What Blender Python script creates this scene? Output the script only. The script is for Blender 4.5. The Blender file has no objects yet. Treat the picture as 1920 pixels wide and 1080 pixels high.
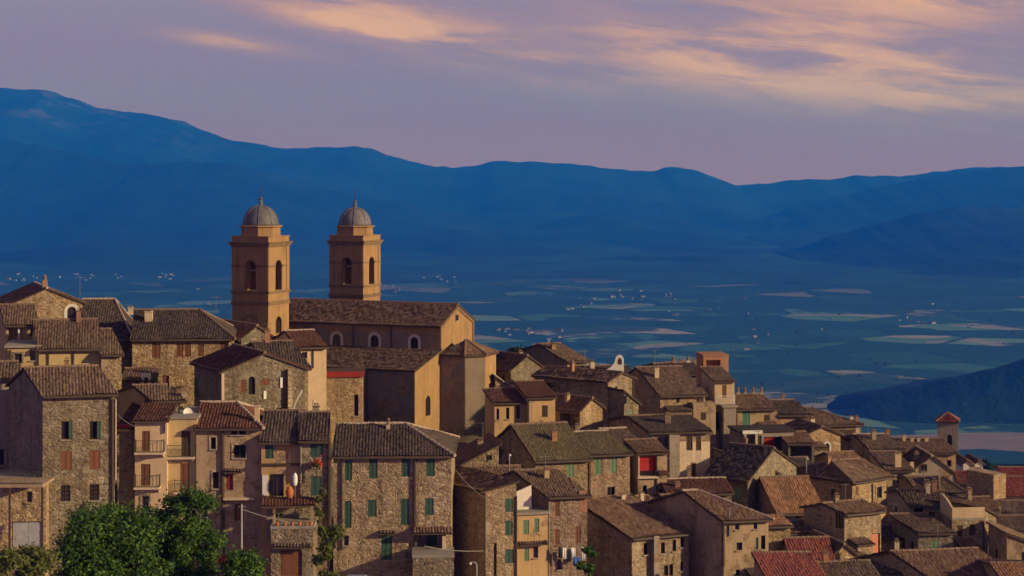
import bpy, math, random
import numpy as np
from mathutils import Vector, noise as mnoise

# ------------------------------------------------------------------ camera, sky, sun, exposure
SC = bpy.context.scene
COL = SC.collection
R = math.radians
F, HX, HY, CZ = 3400.0, 960.0, 330.0, 400.0      # focal length and level line in 1920-px units; eye height above the valley floor

cam = bpy.data.cameras.new('camera')
cam.sensor_width = 36.0
cam.lens = 36.0 * F / 1920.0
cam.shift_y = -(540.0 - HY) / 1920.0
cam.clip_start, cam.clip_end = 1.0, 80000.0
cam_ob = bpy.data.objects.new('camera', cam)
cam_ob.location = (0, 0, CZ)
cam_ob.rotation_euler = (R(90), 0, 0)
COL.objects.link(cam_ob)
SC.camera = cam_ob

SUN_AZ, SUN_EL = 20.0, 17.0        # degrees: towards the viewer from due right; above the level
sd = Vector((math.cos(R(SUN_AZ)) * math.cos(R(SUN_EL)), -math.sin(R(SUN_AZ)) * math.cos(R(SUN_EL)), math.sin(R(SUN_EL))))
sun = bpy.data.lights.new('sun', 'SUN')
sun.energy = 4.6
sun.color = (1.0, 0.74, 0.45)
sun.angle = R(1.6)
sun_ob = bpy.data.objects.new('sun', sun)
sun_ob.rotation_euler = sd.to_track_quat('Z', 'Y').to_euler()
sun_ob.location = (60, -20, 480)
COL.objects.link(sun_ob)

world = bpy.data.worlds.new('World')
SC.world = world
world.use_nodes = True
wt = world.node_tree
wt.nodes.clear()


class NT:
    """small helper to wire shader nodes"""
    def __init__(s, tree): s.t = tree
    def n(s, kind, ins=None, **kw):
        nd = s.t.nodes.new(kind)
        for k, v in kw.items(): setattr(nd, k, v)
        for k, v in (ins or {}).items():
            sock = nd.inputs[k]
            if hasattr(v, 'links') or isinstance(v, bpy.types.NodeSocket): s.t.links.new(v, sock)
            else: sock.default_value = v
        return nd
    def math(s, op, a, b=None, c=None, clamp=False):
        nd = s.n('ShaderNodeMath', operation=op, use_clamp=clamp)
        for i, v in enumerate((a, b, c)):
            if v is None: continue
            if isinstance(v, bpy.types.NodeSocket): s.t.links.new(v, nd.inputs[i])
            else: nd.inputs[i].default_value = v
        return nd.outputs[0]
    def mix(s, fac, a, b, blend='MIX'):
        nd = s.n('ShaderNodeMix', data_type='RGBA', blend_type=blend)
        for i, v in ((0, fac), (6, a), (7, b)):
            if isinstance(v, bpy.types.NodeSocket): s.t.links.new(v, nd.inputs[i])
            elif i == 0: nd.inputs[0].default_value = v
            else: nd.inputs[i].default_value = (v[0], v[1], v[2], 1)
        return nd.outputs[2]
    def ramp(s, fac, stops, interp='LINEAR'):
        nd = s.n('ShaderNodeValToRGB', {'Fac': fac})
        cr = nd.color_ramp
        cr.interpolation = interp
        while len(cr.elements) < len(stops): cr.elements.new(0.5)
        for e, (p, c) in zip(cr.elements, stops):
            e.position = p
            e.color = (c, c, c, 1) if isinstance(c, (int, float)) else (c[0], c[1], c[2], 1)
        return nd.outputs[0]
    def noise(s, vec, scale, detail=4, rough=0.55, dist=0.0, dim='3D'):
        nd = s.n('ShaderNodeTexNoise', {'Vector': vec, 'Scale': scale, 'Detail': detail, 'Roughness': rough, 'Distortion': dist}, noise_dimensions=dim)
        return nd.outputs['Fac']
    def vmul(s, vec, v):
        nd = s.n('ShaderNodeVectorMath', {0: vec, 1: v}, operation='MULTIPLY')
        return nd.outputs[0]


def build_sky():
    N = NT(wt)
    geo = N.n('ShaderNodeNewGeometry')
    tc = N.n('ShaderNodeTexCoord')
    sep = N.n('ShaderNodeSeparateXYZ', {0: tc.outputs['Generated']})
    X, Y, Z = sep.outputs
    az = N.math('MULTIPLY', N.math('ARCTAN2', X, Y), 57.2958)         # degrees right of straight ahead
    el = N.math('MULTIPLY', N.math('ARCSINE', Z), 57.2958)            # degrees above the level
    sky = N.n('ShaderNodeTexSky', sky_type='NISHITA', sun_disc=False, sun_elevation=R(SUN_EL), sun_rotation=R(90 + SUN_AZ),
              air_density=1.4, dust_density=2.0, ozone_density=3.0)
    nish = N.vmul(sky.outputs[0], (0.05, 0.05, 0.05))
    dusk = N.ramp(N.math('DIVIDE', el, 90.0), [(0.0, (0.32, 0.135, 0.33)), (0.02, (0.28, 0.13, 0.33)), (0.045, (0.26, 0.155, 0.325)),
                                              (0.07, (0.275, 0.21, 0.35)), (0.13, (0.125, 0.145, 0.225)), (1.0, (0.045, 0.06, 0.10))])
    base = N.mix(0.9, nish, dusk)
    # soft streaky clouds; the long axis tilts gently down to the right
    u = N.math('ADD', N.math('MULTIPLY', az, 0.20), N.math('MULTIPLY', el, 0.25))
    v = N.math('ADD', N.math('MULTIPLY', el, 1.25), N.math('MULTIPLY', az, 0.10))
    p = N.n('ShaderNodeCombineXYZ', {0: u, 1: v, 2: 3.7}).outputs[0]
    w = N.noise(p, 0.9, 5, 0.6)
    p2 = N.n('ShaderNodeCombineXYZ', {0: u, 1: N.math('ADD', v, N.math('MULTIPLY', w, 1.1)), 2: 9.1}).outputs[0]
    c0 = N.noise(p2, 0.95, 9, 0.60, 0.25)
    pf = N.n('ShaderNodeCombineXYZ', {0: N.math('MULTIPLY', u, 2.2), 1: N.math('ADD', N.math('MULTIPLY', v, 2.6), N.math('MULTIPLY', w, 1.8)), 2: 5.3}).outputs[0]
    cf = N.noise(pf, 1.6, 8, 0.66, 0.6)
    c1 = N.math('ADD', N.math('MULTIPLY', c0, 0.80), N.math('MULTIPLY', cf, 0.20))
    c2 = N.noise(p2, 0.42, 4, 0.55, 0.2)
    # where the banks of cloud stand in the sky (degrees); beyond the view plain drifting noise goes on
    def bank(a0, e0, sa, se, tilt):
        da = N.math('DIVIDE', N.math('SUBTRACT', az, a0), sa)
        de = N.math('DIVIDE', N.math('ADD', N.math('SUBTRACT', el, e0), N.math('MULTIPLY', N.math('SUBTRACT', az, a0), tilt)), se)
        r2 = N.math('ADD', N.math('MULTIPLY', da, da), N.math('MULTIPLY', de, de))
        return N.math('POWER', 2.718, N.math('MULTIPLY', r2, -1.0))
    b = N.math('ADD', N.math('MULTIPLY', bank(9.8, 3.45, 8.0, 1.35, 0.11), 1.4), N.math('MULTIPLY', bank(-4.2, 4.85, 5.6, 0.80, 0.24), 1.35))
    b = N.math('ADD', b, N.math('MULTIPLY', bank(13.5, 5.4, 6.5, 0.8, 0.0), 0.95))
    b = N.math('ADD', b, N.math('MULTIPLY', bank(-8.7, 4.15, 2.4, 0.30, 0.12), 0.75))
    high = N.ramp(N.math('DIVIDE', el, 20.0), [(0.28, 0.0), (0.5, 0.55)])
    b = N.math('MINIMUM', N.math('ADD', b, N.math('MULTIPLY', high, c2)), 1.15)
    m = N.math('MULTIPLY', b, N.ramp(c1, [(0.31, 0.0), (0.44, 0.42), (0.59, 1.0)]))
    m = N.math('MINIMUM', m, 1.0)
    core = N.ramp(m, [(0.0, (0.27, 0.165, 0.25)), (0.40, (0.38, 0.205, 0.20)), (0.75, (0.56, 0.275, 0.155)), (1.0, (0.74, 0.36, 0.15))])
    out = N.mix(N.ramp(m, [(0.02, 0.0), (0.25, 0.5), (0.65, 0.88)]), base, core)
    # faint lavender veil everywhere
    veil = N.math('MULTIPLY', N.ramp(c2, [(0.40, 0.0), (0.70, 1.0)]), 0.30)
    out = N.mix(veil, out, (0.26, 0.16, 0.29))
    bg = N.n('ShaderNodeBackground', {'Color': out, 'Strength': 1.0})
    wo = N.n('ShaderNodeOutputWorld', {'Surface': bg.outputs[0]})
build_sky()

SC.view_settings.view_transform = 'Standard'
SC.view_settings.look = 'None'
SC.view_settings.exposure = 0.22
SC.view_settings.gamma = 1.0
SC.view_settings.use_curve_mapping = False
SC.render.engine = 'CYCLES'
cy = SC.cycles
cy.use_denoising = True
cy.max_bounces = 4
cy.diffuse_bounces = 2
cy.use_adaptive_sampling = True
cy.adaptive_threshold = 0.03
cy.glossy_bounces = 2
cy.transmission_bounces = 2
cy.volume_bounces = 1
cy.transparent_max_bounces = 6
cy.sample_clamp_indirect = 4.0
rng = random.Random(11)
nrng = np.random.default_rng(5)

# ------------------------------------------------------------------ materials
MATS = {}
def new_mat(name):
    m = bpy.data.materials.new(name)
    m.use_nodes = True
    m.node_tree.nodes.clear()
    MATS[name] = m
    return m, NT(m.node_tree)
def finish(N, color, rough=0.9, bump=None, bstr=0.5, bdist=0.03, spec=0.2, **kw):
    ins = {'Base Color': color if isinstance(color, bpy.types.NodeSocket) else (*color, 1), 'Roughness': rough, 'Specular IOR Level': spec}
    ins.update(kw)
    if bump is not None:
        ins['Normal'] = N.n('ShaderNodeBump', {'Height': bump, 'Strength': bstr, 'Distance': bdist}).outputs[0]
    b = N.n('ShaderNodeBsdfPrincipled', ins)
    N.n('ShaderNodeOutputMaterial', {'Surface': b.outputs[0]})
def pos(N):
    return N.n('ShaderNodeNewGeometry').outputs['Position']
def per_obj(N):
    return N.n('ShaderNodeObjectInfo').outputs['Random']

def stone_nodes(N, cols, mortar, size=0.26):
    P = pos(N)
    wob = N.n('ShaderNodeTexNoise', {'Vector': P, 'Scale': 2.2, 'Detail': 2.0})
    Pd = N.n('ShaderNodeVectorMath', {0: P, 1: N.vmul(wob.outputs['Color'], (0.16, 0.16, 0.10))}, operation='ADD').outputs[0]
    Ps = N.vmul(Pd, (1.0, 1.0, 1.65))
    v = N.n('ShaderNodeTexVoronoi', {'Vector': Ps, 'Scale': 1.0 / size, 'Randomness': 0.9}, feature='F1')
    e = N.n('ShaderNodeTexVoronoi', {'Vector': Ps, 'Scale': 1.0 / size, 'Randomness': 0.9}, feature='DISTANCE_TO_EDGE')
    v2 = N.n('ShaderNodeTexVoronoi', {'Vector': Ps, 'Scale': 0.62 / size, 'Randomness': 1.0}, feature='F1')
    e2 = N.n('ShaderNodeTexVoronoi', {'Vector': Ps, 'Scale': 0.62 / size, 'Randomness': 1.0}, feature='DISTANCE_TO_EDGE')
    pickb = N.ramp(N.n('ShaderNodeSeparateColor', {0: v2.outputs['Color']}).outputs[1], [(0.60, 0.0), (0.61, 1.0)])
    rnd = N.n('ShaderNodeMix', {0: pickb, 2: N.n('ShaderNodeSeparateColor', {0: v.outputs['Color']}).outputs[0], 3: N.n('ShaderNodeSeparateColor', {0: v2.outputs['Color']}).outputs[0]}).outputs[0]
    edist = N.n('ShaderNodeMix', {0: pickb, 2: e.outputs['Distance'], 3: e2.outputs['Distance']}).outputs[0]
    col = N.ramp(rnd, [(i / (len(cols) - 1), c) for i, c in enumerate(cols)])
    grain = N.noise(P, 9.0, 5, 0.7)
    col = N.mix(0.55, col, N.ramp(grain, [(0.25, 0.35), (0.75, 1.0)]), 'MULTIPLY')
    joint = N.ramp(edist, [(0.03, 1.0), (0.12, 0.0)])
    col = N.mix(N.math('MULTIPLY', joint, 0.75), col, mortar)
    # big weather stains
    st = N.noise(N.vmul(P, (1, 1, 0.45)), 0.42, 5, 0.62)
    col = N.mix(N.ramp(st, [(0.40, 0.0), (0.72, 0.55)]), col, N.mix(1.0, col, (0.42, 0.38, 0.36), 'MULTIPLY'))
    st2 = N.noise(P, 0.9, 4, 0.6)
    col = N.mix(N.ramp(st2, [(0.54, 0.0), (0.70, 0.5)]), col, N.mix(1.0, col, (1.45, 1.2, 0.95), 'MULTIPLY'))
    h = N.math('ADD', N.ramp(edist, [(0.0, 0.0), (0.16, 1.0)]), N.math('MULTIPLY', grain, 0.5))
    h = N.math('ADD', h, N.math('MULTIPLY', rnd, 0.5))
    return col, h
def tint(N, col, lo, hi):
    r = per_obj(N)
    t = N.ramp(r, [(0.0, lo), (1.0, hi)])
    return N.mix(1.0, col, t, 'MULTIPLY')

def mk_stone(name, cols, mortar, size=0.26, lo=(0.70, 0.73, 0.76), hi=(1.18, 1.12, 1.04)):
    m, N = new_mat(name)
    col, h = stone_nodes(N, cols, mortar, size)
    P = pos(N)
    k = N.ramp(N.noise(P, 0.33, 6, 0.66), [(0.585, 0.0), (0.615, 1.0)])
    rend = N.mix(N.ramp(N.noise(P, 2.4, 5, 0.65), [(0.3, 0.0), (0.7, 1.0)]), tuple(c * 1.12 for c in mortar), tuple(c * 0.62 for c in mortar))
    col = N.mix(N.math('MULTIPLY', k, 0.85), col, rend)
    streak = N.ramp(N.noise(N.vmul(P, (2.2, 2.2, 0.14)), 0.8, 5, 0.62), [(0.52, 0.0), (0.70, 0.6)])
    col = N.mix(streak, col, N.mix(1.0, col, (0.40, 0.38, 0.37), 'MULTIPLY'))
    h = N.math('MULTIPLY', h, N.math('SUBTRACT', 1.0, N.math('MULTIPLY', k, 0.7)))
    finish(N, tint(N, col, lo, hi), 0.95, h, 0.8, 0.06, 0.1)
mk_stone('stone_tan', [(0.193, 0.143, 0.096), (0.372, 0.292, 0.197), (0.298, 0.223, 0.147), (0.497, 0.419, 0.310), (0.248, 0.190, 0.141)], (0.372, 0.317, 0.232))
mk_stone('stone_warm', [(0.229, 0.156, 0.094), (0.434, 0.317, 0.197), (0.338, 0.230, 0.136), (0.554, 0.447, 0.304), (0.277, 0.190, 0.121)], (0.445, 0.352, 0.243))
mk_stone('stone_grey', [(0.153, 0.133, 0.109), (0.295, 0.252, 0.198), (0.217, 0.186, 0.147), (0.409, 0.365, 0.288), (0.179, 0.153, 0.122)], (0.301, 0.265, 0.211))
mk_stone('stone_pink', [(0.298, 0.197, 0.141), (0.472, 0.324, 0.232), (0.385, 0.250, 0.176), (0.534, 0.406, 0.296), (0.348, 0.230, 0.169)], (0.447, 0.339, 0.253), 0.28)
mk_stone('stone_quoin', [(0.38, 0.31, 0.23), (0.48, 0.40, 0.30), (0.42, 0.34, 0.25)], (0.36, 0.3, 0.23), 0.5)

def mk_plaster(name, base, patch=0.25, stain=0.55, under=((0.20, 0.14, 0.09), (0.36, 0.26, 0.17), (0.27, 0.19, 0.12)), lo=(0.9, 0.9, 0.9), hi=(1.08, 1.06, 1.04)):
    m, N = new_mat(name)
    P = pos(N)
    n1 = N.noise(P, 0.55, 6, 0.65)
    n2 = N.noise(N.vmul(P, (2.5, 2.5, 0.35)), 0.9, 5, 0.65)
    n3 = N.noise(P, 6.0, 4, 0.6)
    col = N.mix(N.ramp(n1, [(0.3, 0.0), (0.75, 1.0)]), base, tuple(c * 0.72 for c in base))
    col = N.mix(N.math('MULTIPLY', N.ramp(n2, [(0.48, 0.0), (0.75, 1.0)]), stain), col, tuple(c * 0.42 for c in base))
    col = N.mix(N.math('MULTIPLY', N.ramp(n3, [(0.35, 1.0), (0.6, 0.0)]), 0.22), col, tuple(c * 0.6 for c in base))
    h = N.math('MULTIPLY', n3, 0.6)
    if patch > 0:
        sc, sh = stone_nodes(N, list(under), (0.3, 0.23, 0.16))
        k = N.ramp(N.noise(P, 0.65, 6, 0.68), [(0.70 - patch * 0.5, 0.0), (0.74 - patch * 0.5, 1.0)])
        col = N.mix(k, col, sc)
        h = N.math('ADD', N.math('MULTIPLY', N.math('SUBTRACT', 1.0, k), 1.2), N.math('MULTIPLY', sh, k))
    finish(N, tint(N, col, lo, hi), 0.92, h, 0.5, 0.03, 0.15)
mk_plaster('plaster_cream', (0.60, 0.46, 0.30), 0.04, 0.4)
mk_plaster('plaster_ochre', (0.50, 0.34, 0.18), 0.20, 0.45)
mk_plaster('plaster_yellow', (0.55, 0.42, 0.22), 0.05, 0.5)
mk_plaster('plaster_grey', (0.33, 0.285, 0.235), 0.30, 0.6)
mk_plaster('plaster_tan', (0.40, 0.30, 0.20), 0.38, 0.55)
mk_plaster('plaster_pale', (0.62, 0.50, 0.37), 0.05, 0.35)
mk_plaster('plaster_white', (0.72, 0.66, 0.60), 0.0, 0.25)
mk_plaster('church_ochre', (0.36, 0.225, 0.11), 0.0, 0.75)
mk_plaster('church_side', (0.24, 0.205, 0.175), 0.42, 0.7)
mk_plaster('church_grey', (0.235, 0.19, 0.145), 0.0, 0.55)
mk_plaster('church_trim', (0.22, 0.15, 0.09), 0.0, 0.8)
mk_plaster('church_trim_pale', (0.62, 0.58, 0.53), 0.0, 0.35)
mk_plaster('terracotta_plaster', (0.40, 0.215, 0.13), 0.0, 0.45)
mk_plaster('concrete', (0.32, 0.29, 0.25), 0.0, 0.6)

def mk_tile(name, stops, moss=0.3, mosscol=(0.10, 0.085, 0.045)):
    m, N = new_mat(name)
    P = pos(N)
    at = N.n('ShaderNodeAttribute', attribute_name='tint').outputs['Fac']
    col = N.ramp(at, [(i / (len(stops) - 1), c) for i, c in enumerate(stops)])
    g = N.noise(P, 7.0, 5, 0.7)
    col = N.mix(0.6, col, N.ramp(g, [(0.25, 0.4), (0.7, 1.0)]), 'MULTIPLY')
    big = N.noise(P, 0.5, 5, 0.65)
    col = N.mix(N.math('MULTIPLY', N.ramp(big, [(0.42, 0.0), (0.68, 1.0)]), moss), col, mosscol)
    b2 = N.noise(P, 1.3, 5, 0.7)
    col = N.mix(N.ramp(b2, [(0.55, 0.0), (0.75, 0.45)]), col, N.mix(1.0, col, (0.4, 0.38, 0.38), 'MULTIPLY'))
    finish(N, tint(N, col, (0.86, 0.86, 0.86), (1.12, 1.1, 1.08)), 0.9, g, 0.4, 0.02, 0.15)
mk_tile('tile_brown', [(0.068, 0.045, 0.041), (0.139, 0.091, 0.075), (0.105, 0.070, 0.060), (0.196, 0.136, 0.114), (0.128, 0.077, 0.060)], 0.5)
mk_tile('tile_warm', [(0.099, 0.058, 0.045), (0.184, 0.113, 0.081), (0.140, 0.082, 0.060), (0.234, 0.162, 0.121), (0.158, 0.096, 0.073)], 0.35, (0.095, 0.071, 0.048))
mk_tile('tile_dark', [(0.046, 0.036, 0.035), (0.098, 0.070, 0.067), (0.071, 0.054, 0.051), (0.135, 0.100, 0.089)], 0.5, (0.055, 0.050, 0.037))
mk_tile('tile_mossy', [(0.090, 0.073, 0.048), (0.156, 0.125, 0.079), (0.119, 0.095, 0.062), (0.205, 0.163, 0.110)], 0.7, (0.094, 0.086, 0.042))
mk_tile('tile_red', [(0.086, 0.040, 0.032), (0.122, 0.054, 0.042), (0.099, 0.043, 0.035), (0.152, 0.072, 0.053)], 0.3, (0.063, 0.042, 0.034))
mk_tile('tile_clean_red', [(0.192, 0.052, 0.048), (0.240, 0.065, 0.057), (0.216, 0.056, 0.049), (0.272, 0.086, 0.076)], 0.2, (0.136, 0.052, 0.048))
mk_tile('tile_bright_red', [(0.248, 0.075, 0.067), (0.296, 0.099, 0.085), (0.268, 0.087, 0.071), (0.330, 0.131, 0.114)], 0.12, (0.193, 0.071, 0.057))
mk_tile('tile_orange', [(0.213, 0.112, 0.066), (0.344, 0.185, 0.106), (0.279, 0.146, 0.088), (0.410, 0.249, 0.158)], 0.3, (0.197, 0.120, 0.070))

def mk_plain(name, col, rough=0.7, var=0.35, scale=4.0, spec=0.25, stretch=(1, 1, 1), **kw):
    m, N = new_mat(name)
    n = N.noise(N.vmul(pos(N), stretch), scale, 5, 0.6)
    c = N.mix(N.ramp(n, [(0.3, 0.0), (0.72, 1.0)]), col, tuple(x * (1 - var) for x in col))
    finish(N, tint(N, c, (0.88, 0.88, 0.88), (1.1, 1.1, 1.1)), rough, n, 0.25, 0.02, spec, **kw)
mk_plain('shutter_green', (0.05, 0.105, 0.075), 0.6, 0.4, 6, stretch=(1, 1, 4))
mk_plain('shutter_pale_green', (0.14, 0.24, 0.14), 0.65, 0.4, 6, stretch=(1, 1, 4))
mk_plain('shutter_teal', (0.07, 0.20, 0.15), 0.65, 0.4, 6, stretch=(1, 1, 4))
mk_plain('shutter_brown', (0.21, 0.085, 0.045), 0.65, 0.4, 6, stretch=(1, 1, 4))
mk_plain('wood_dark', (0.085, 0.05, 0.033), 0.75, 0.5, 6)
mk_plain('wood_eave', (0.11, 0.07, 0.048), 0.85, 0.5, 5)
mk_plain('door_red', (0.30, 0.035, 0.022), 0.6, 0.35, 4)
mk_plain('curtain_red', (0.42, 0.03, 0.025), 0.8, 0.4, 3, stretch=(6, 6, 0.5))
mk_plain('awning_pink', (0.55, 0.20, 0.14), 0.8, 0.25, 3)
mk_plain('metal_dark', (0.05, 0.045, 0.045), 0.5, 0.3, 5, 0.4)
mk_plain('pipe_brown', (0.085, 0.06, 0.045), 0.55, 0.4, 2, 0.4)
mk_plain('pipe_grey', (0.24, 0.22, 0.20), 0.5, 0.3, 2, 0.4)
mk_plain('galvanised', (0.42, 0.43, 0.44), 0.45, 0.3, 3, 0.5)
mk_plain('lead_dome', (0.15, 0.145, 0.165), 0.62, 0.5, 2.2, 0.35)
mk_plain('white_paint', (0.74, 0.72, 0.70), 0.6, 0.15, 4)
mk_plain('mortar_ridge', (0.46, 0.36, 0.28), 0.9, 0.45, 6)
mk_plain('mortar_ridge_brown', (0.25, 0.165, 0.115), 0.9, 0.5, 6)
mk_plain('marble_sill', (0.36, 0.30, 0.23), 0.7, 0.3, 5)
mk_plain('terracotta_pot', (0.52, 0.17, 0.06), 0.8, 0.3, 6)
mk_plain('cloth_white', (0.75, 0.75, 0.78), 0.9, 0.12, 3)
mk_plain('cloth_blue', (0.05, 0.12, 0.42), 0.9, 0.2, 3)
mk_plain('cloth_black', (0.025, 0.025, 0.03), 0.9, 0.2, 3)
mk_plain('brick', (0.36, 0.19, 0.115), 0.9, 0.5, 5)
mk_plain('bark', (0.075, 0.052, 0.038), 0.95, 0.5, 6)
mk_plain('plant_stem', (0.09, 0.075, 0.035), 0.95, 0.5, 6)
mk_plain('flower_red', (0.62, 0.04, 0.025), 0.8, 0.3, 5)
mk_plain('car_paint', (0.20, 0.26, 0.42), 0.3, 0.08, 1, 0.5)
mk_plain('rubber', (0.02, 0.02, 0.02), 0.9, 0.2, 3)


m, N = new_mat('glass_pane')
finish(N, N.mix(N.noise(pos(N), 1.5), (0.012, 0.012, 0.014), (0.03, 0.027, 0.026)), 0.12, spec=0.5)

def mk_leaf(name, cols, trans=0.35):
    m, N = new_mat(name)
    at = N.n('ShaderNodeAttribute', attribute_name='tint').outputs['Fac']
    col = N.ramp(at, [(i / (len(cols) - 1), c) for i, c in enumerate(cols)])
    b = N.n('ShaderNodeBsdfPrincipled', {'Base Color': col, 'Roughness': 0.65, 'Specular IOR Level': 0.25})
    t = N.n('ShaderNodeBsdfTranslucent', {'Color': col})
    mx = N.n('ShaderNodeMixShader', {0: trans, 1: b.outputs[0], 2: t.outputs[0]})
    N.n('ShaderNodeOutputMaterial', {'Surface': mx.outputs[0]})
mk_leaf('leaf_green', [(0.014, 0.042, 0.008), (0.045, 0.105, 0.015), (0.095, 0.185, 0.028), (0.034, 0.085, 0.013), (0.14, 0.21, 0.036)])
mk_leaf('leaf_pale', [(0.06, 0.085, 0.02), (0.13, 0.15, 0.035), (0.10, 0.12, 0.03), (0.17, 0.18, 0.05)])
mk_leaf('leaf_dark', [(0.015, 0.03, 0.012), (0.03, 0.05, 0.018), (0.022, 0.04, 0.014)])
# ------------------------------------------------------------------ geometry helpers
def P3(px, py, Y):
    """photo pixel + distance in metres -> world point"""
    return Vector(((px - HX) / F * Y, Y, CZ - (py - HY) / F * Y))
def zpx(py, Y): return CZ - (py - HY) / F * Y

class MB:
    """collects faces of several materials and builds ONE mesh object"""
    def __init__(s): s.v, s.f, s.m = [], [], []
    def face(s, pts, mi=0):
        i = len(s.v)
        s.v.extend([tuple(p) for p in pts])
        s.f.append(tuple(range(i, i + len(pts))))
        s.m.append(mi)
    def hexa(s, c, mi=0):
        """c: 8 corners, bottom ring 0-3 then top ring 4-7 (counter-clockwise from above)"""
        i = len(s.v)
        s.v.extend([tuple(p) for p in c])
        for q in ((3, 2, 1, 0), (4, 5, 6, 7), (0, 1, 5, 4), (1, 2, 6, 5), (2, 3, 7, 6), (3, 0, 4, 7)):
            s.f.append(tuple(i + k for k in q)); s.m.append(mi)
    def box(s, a, b, mi=0):
        x0, y0, z0 = (min(a[k], b[k]) for k in range(3)); x1, y1, z1 = (max(a[k], b[k]) for k in range(3))
        s.hexa([(x0, y0, z0), (x1, y0, z0), (x1, y1, z0), (x0, y1, z0), (x0, y0, z1), (x1, y0, z1), (x1, y1, z1), (x0, y1, z1)], mi)
    def fbox(s, fr, u0, u1, z0, z1, d0, d1, mi=0):
        """box in a wall frame: u along the wall, z up, d outward"""
        s.hexa([fr(u0, z0, d1), fr(u1, z0, d1), fr(u1, z0, d0), fr(u0, z0, d0), fr(u0, z1, d1), fr(u1, z1, d1), fr(u1, z1, d0), fr(u0, z1, d0)], mi)
    def tube(s, pts, rad, n=6, mi=0, caps=True):
        pts = [Vector(p) for p in pts]
        rads = rad if isinstance(rad, (list, tuple)) else [rad] * len(pts)
        rings = []
        for i, p in enumerate(pts):
            t = (pts[min(i + 1, len(pts) - 1)] - pts[max(i - 1, 0)]).normalized()
            a = t.cross(Vector((0, 0, 1)))
            if a.length < 1e-3: a = Vector((1, 0, 0))
            a.normalize(); b = t.cross(a)
            base = len(s.v)
            for k in range(n):
                g = 2 * math.pi * k / n
                s.v.append(tuple(p + (a * math.cos(g) + b * math.sin(g)) * rads[i]))
            rings.append(base)
        for r0, r1 in zip(rings, rings[1:]):
            for k in range(n):
                s.f.append((r0 + k, r0 + (k + 1) % n, r1 + (k + 1) % n, r1 + k)); s.m.append(mi)
        if caps:
            s.f.append(tuple(rings[0] + k for k in range(n))); s.m.append(mi)
            s.f.append(tuple(rings[-1] + k for k in reversed(range(n)))); s.m.append(mi)
    def lathe(s, c, prof, n=24, mi=0, rot=0.0):
        """prof: (radius, z) from bottom to top"""
        rings = []
        for r, z in prof:
            base = len(s.v)
            for k in range(n):
                g = rot + 2 * math.pi * k / n
                s.v.append((c[0] + r * math.cos(g), c[1] + r * math.sin(g), c[2] + z))
            rings.append(base)
        for r0, r1 in zip(rings, rings[1:]):
            for k in range(n):
                s.f.append((r0 + k, r0 + (k + 1) % n, r1 + (k + 1) % n, r1 + k)); s.m.append(mi)
        s.f.append(tuple(rings[0] + k for k in reversed(range(n)))); s.m.append(mi)
        s.f.append(tuple(rings[-1] + k for k in range(n))); s.m.append(mi)
    def mesh(s, name, mats):
        me = bpy.data.meshes.new(name)
        me.from_pydata(s.v, [], s.f)
        for mm in mats: me.materials.append(MATS[mm])
        me.polygons.foreach_set('material_index', s.m)
        me.update()
        return me
    def build(s, name, mats, parent=None, smooth=False):
        if isinstance(mats, str): mats = [mats]
        me = s.mesh(name, mats)
        if smooth: me.polygons.foreach_set('use_smooth', [True] * len(s.f))
        return link(name, me, parent)

OFFS = {}            # parts of a thing with several blocks: where the current block stands
def link(name, data, parent=None, loc=None):
    o = bpy.data.objects.new(name, data)
    COL.objects.link(o)
    if parent is not None and parent.name in OFFS: o.location = OFFS[parent.name]
    if parent is not None: o.parent = parent
    if loc is not None: o.location = loc
    return o
def tag(o, label=None, cat=None, group=None, kind=None):
    for k, v in (('label', label), ('category', cat), ('group', group), ('kind', kind)):
        if v: o[k] = v
    return o
def np_mesh(name, V, Q, mat, tintv=None, smooth=False):
    me = bpy.data.meshes.new(name)
    n, k = Q.shape
    me.vertices.add(len(V)); me.vertices.foreach_set('co', V.astype(np.float32).ravel())
    me.loops.add(n * k); me.loops.foreach_set('vertex_index', Q.astype(np.int32).ravel())
    me.polygons.add(n); me.polygons.foreach_set('loop_start', np.arange(0, n * k, k, dtype=np.int32))
    me.materials.append(MATS[mat])
    if tintv is not None:
        a = me.attributes.new('tint', 'FLOAT', 'FACE')
        a.data.foreach_set('value', tintv.astype(np.float32))
    me.update(calc_edges=True)
    me.validate()
    if smooth: me.polygons.foreach_set('use_smooth', [True] * len(me.polygons))
    return me

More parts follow.
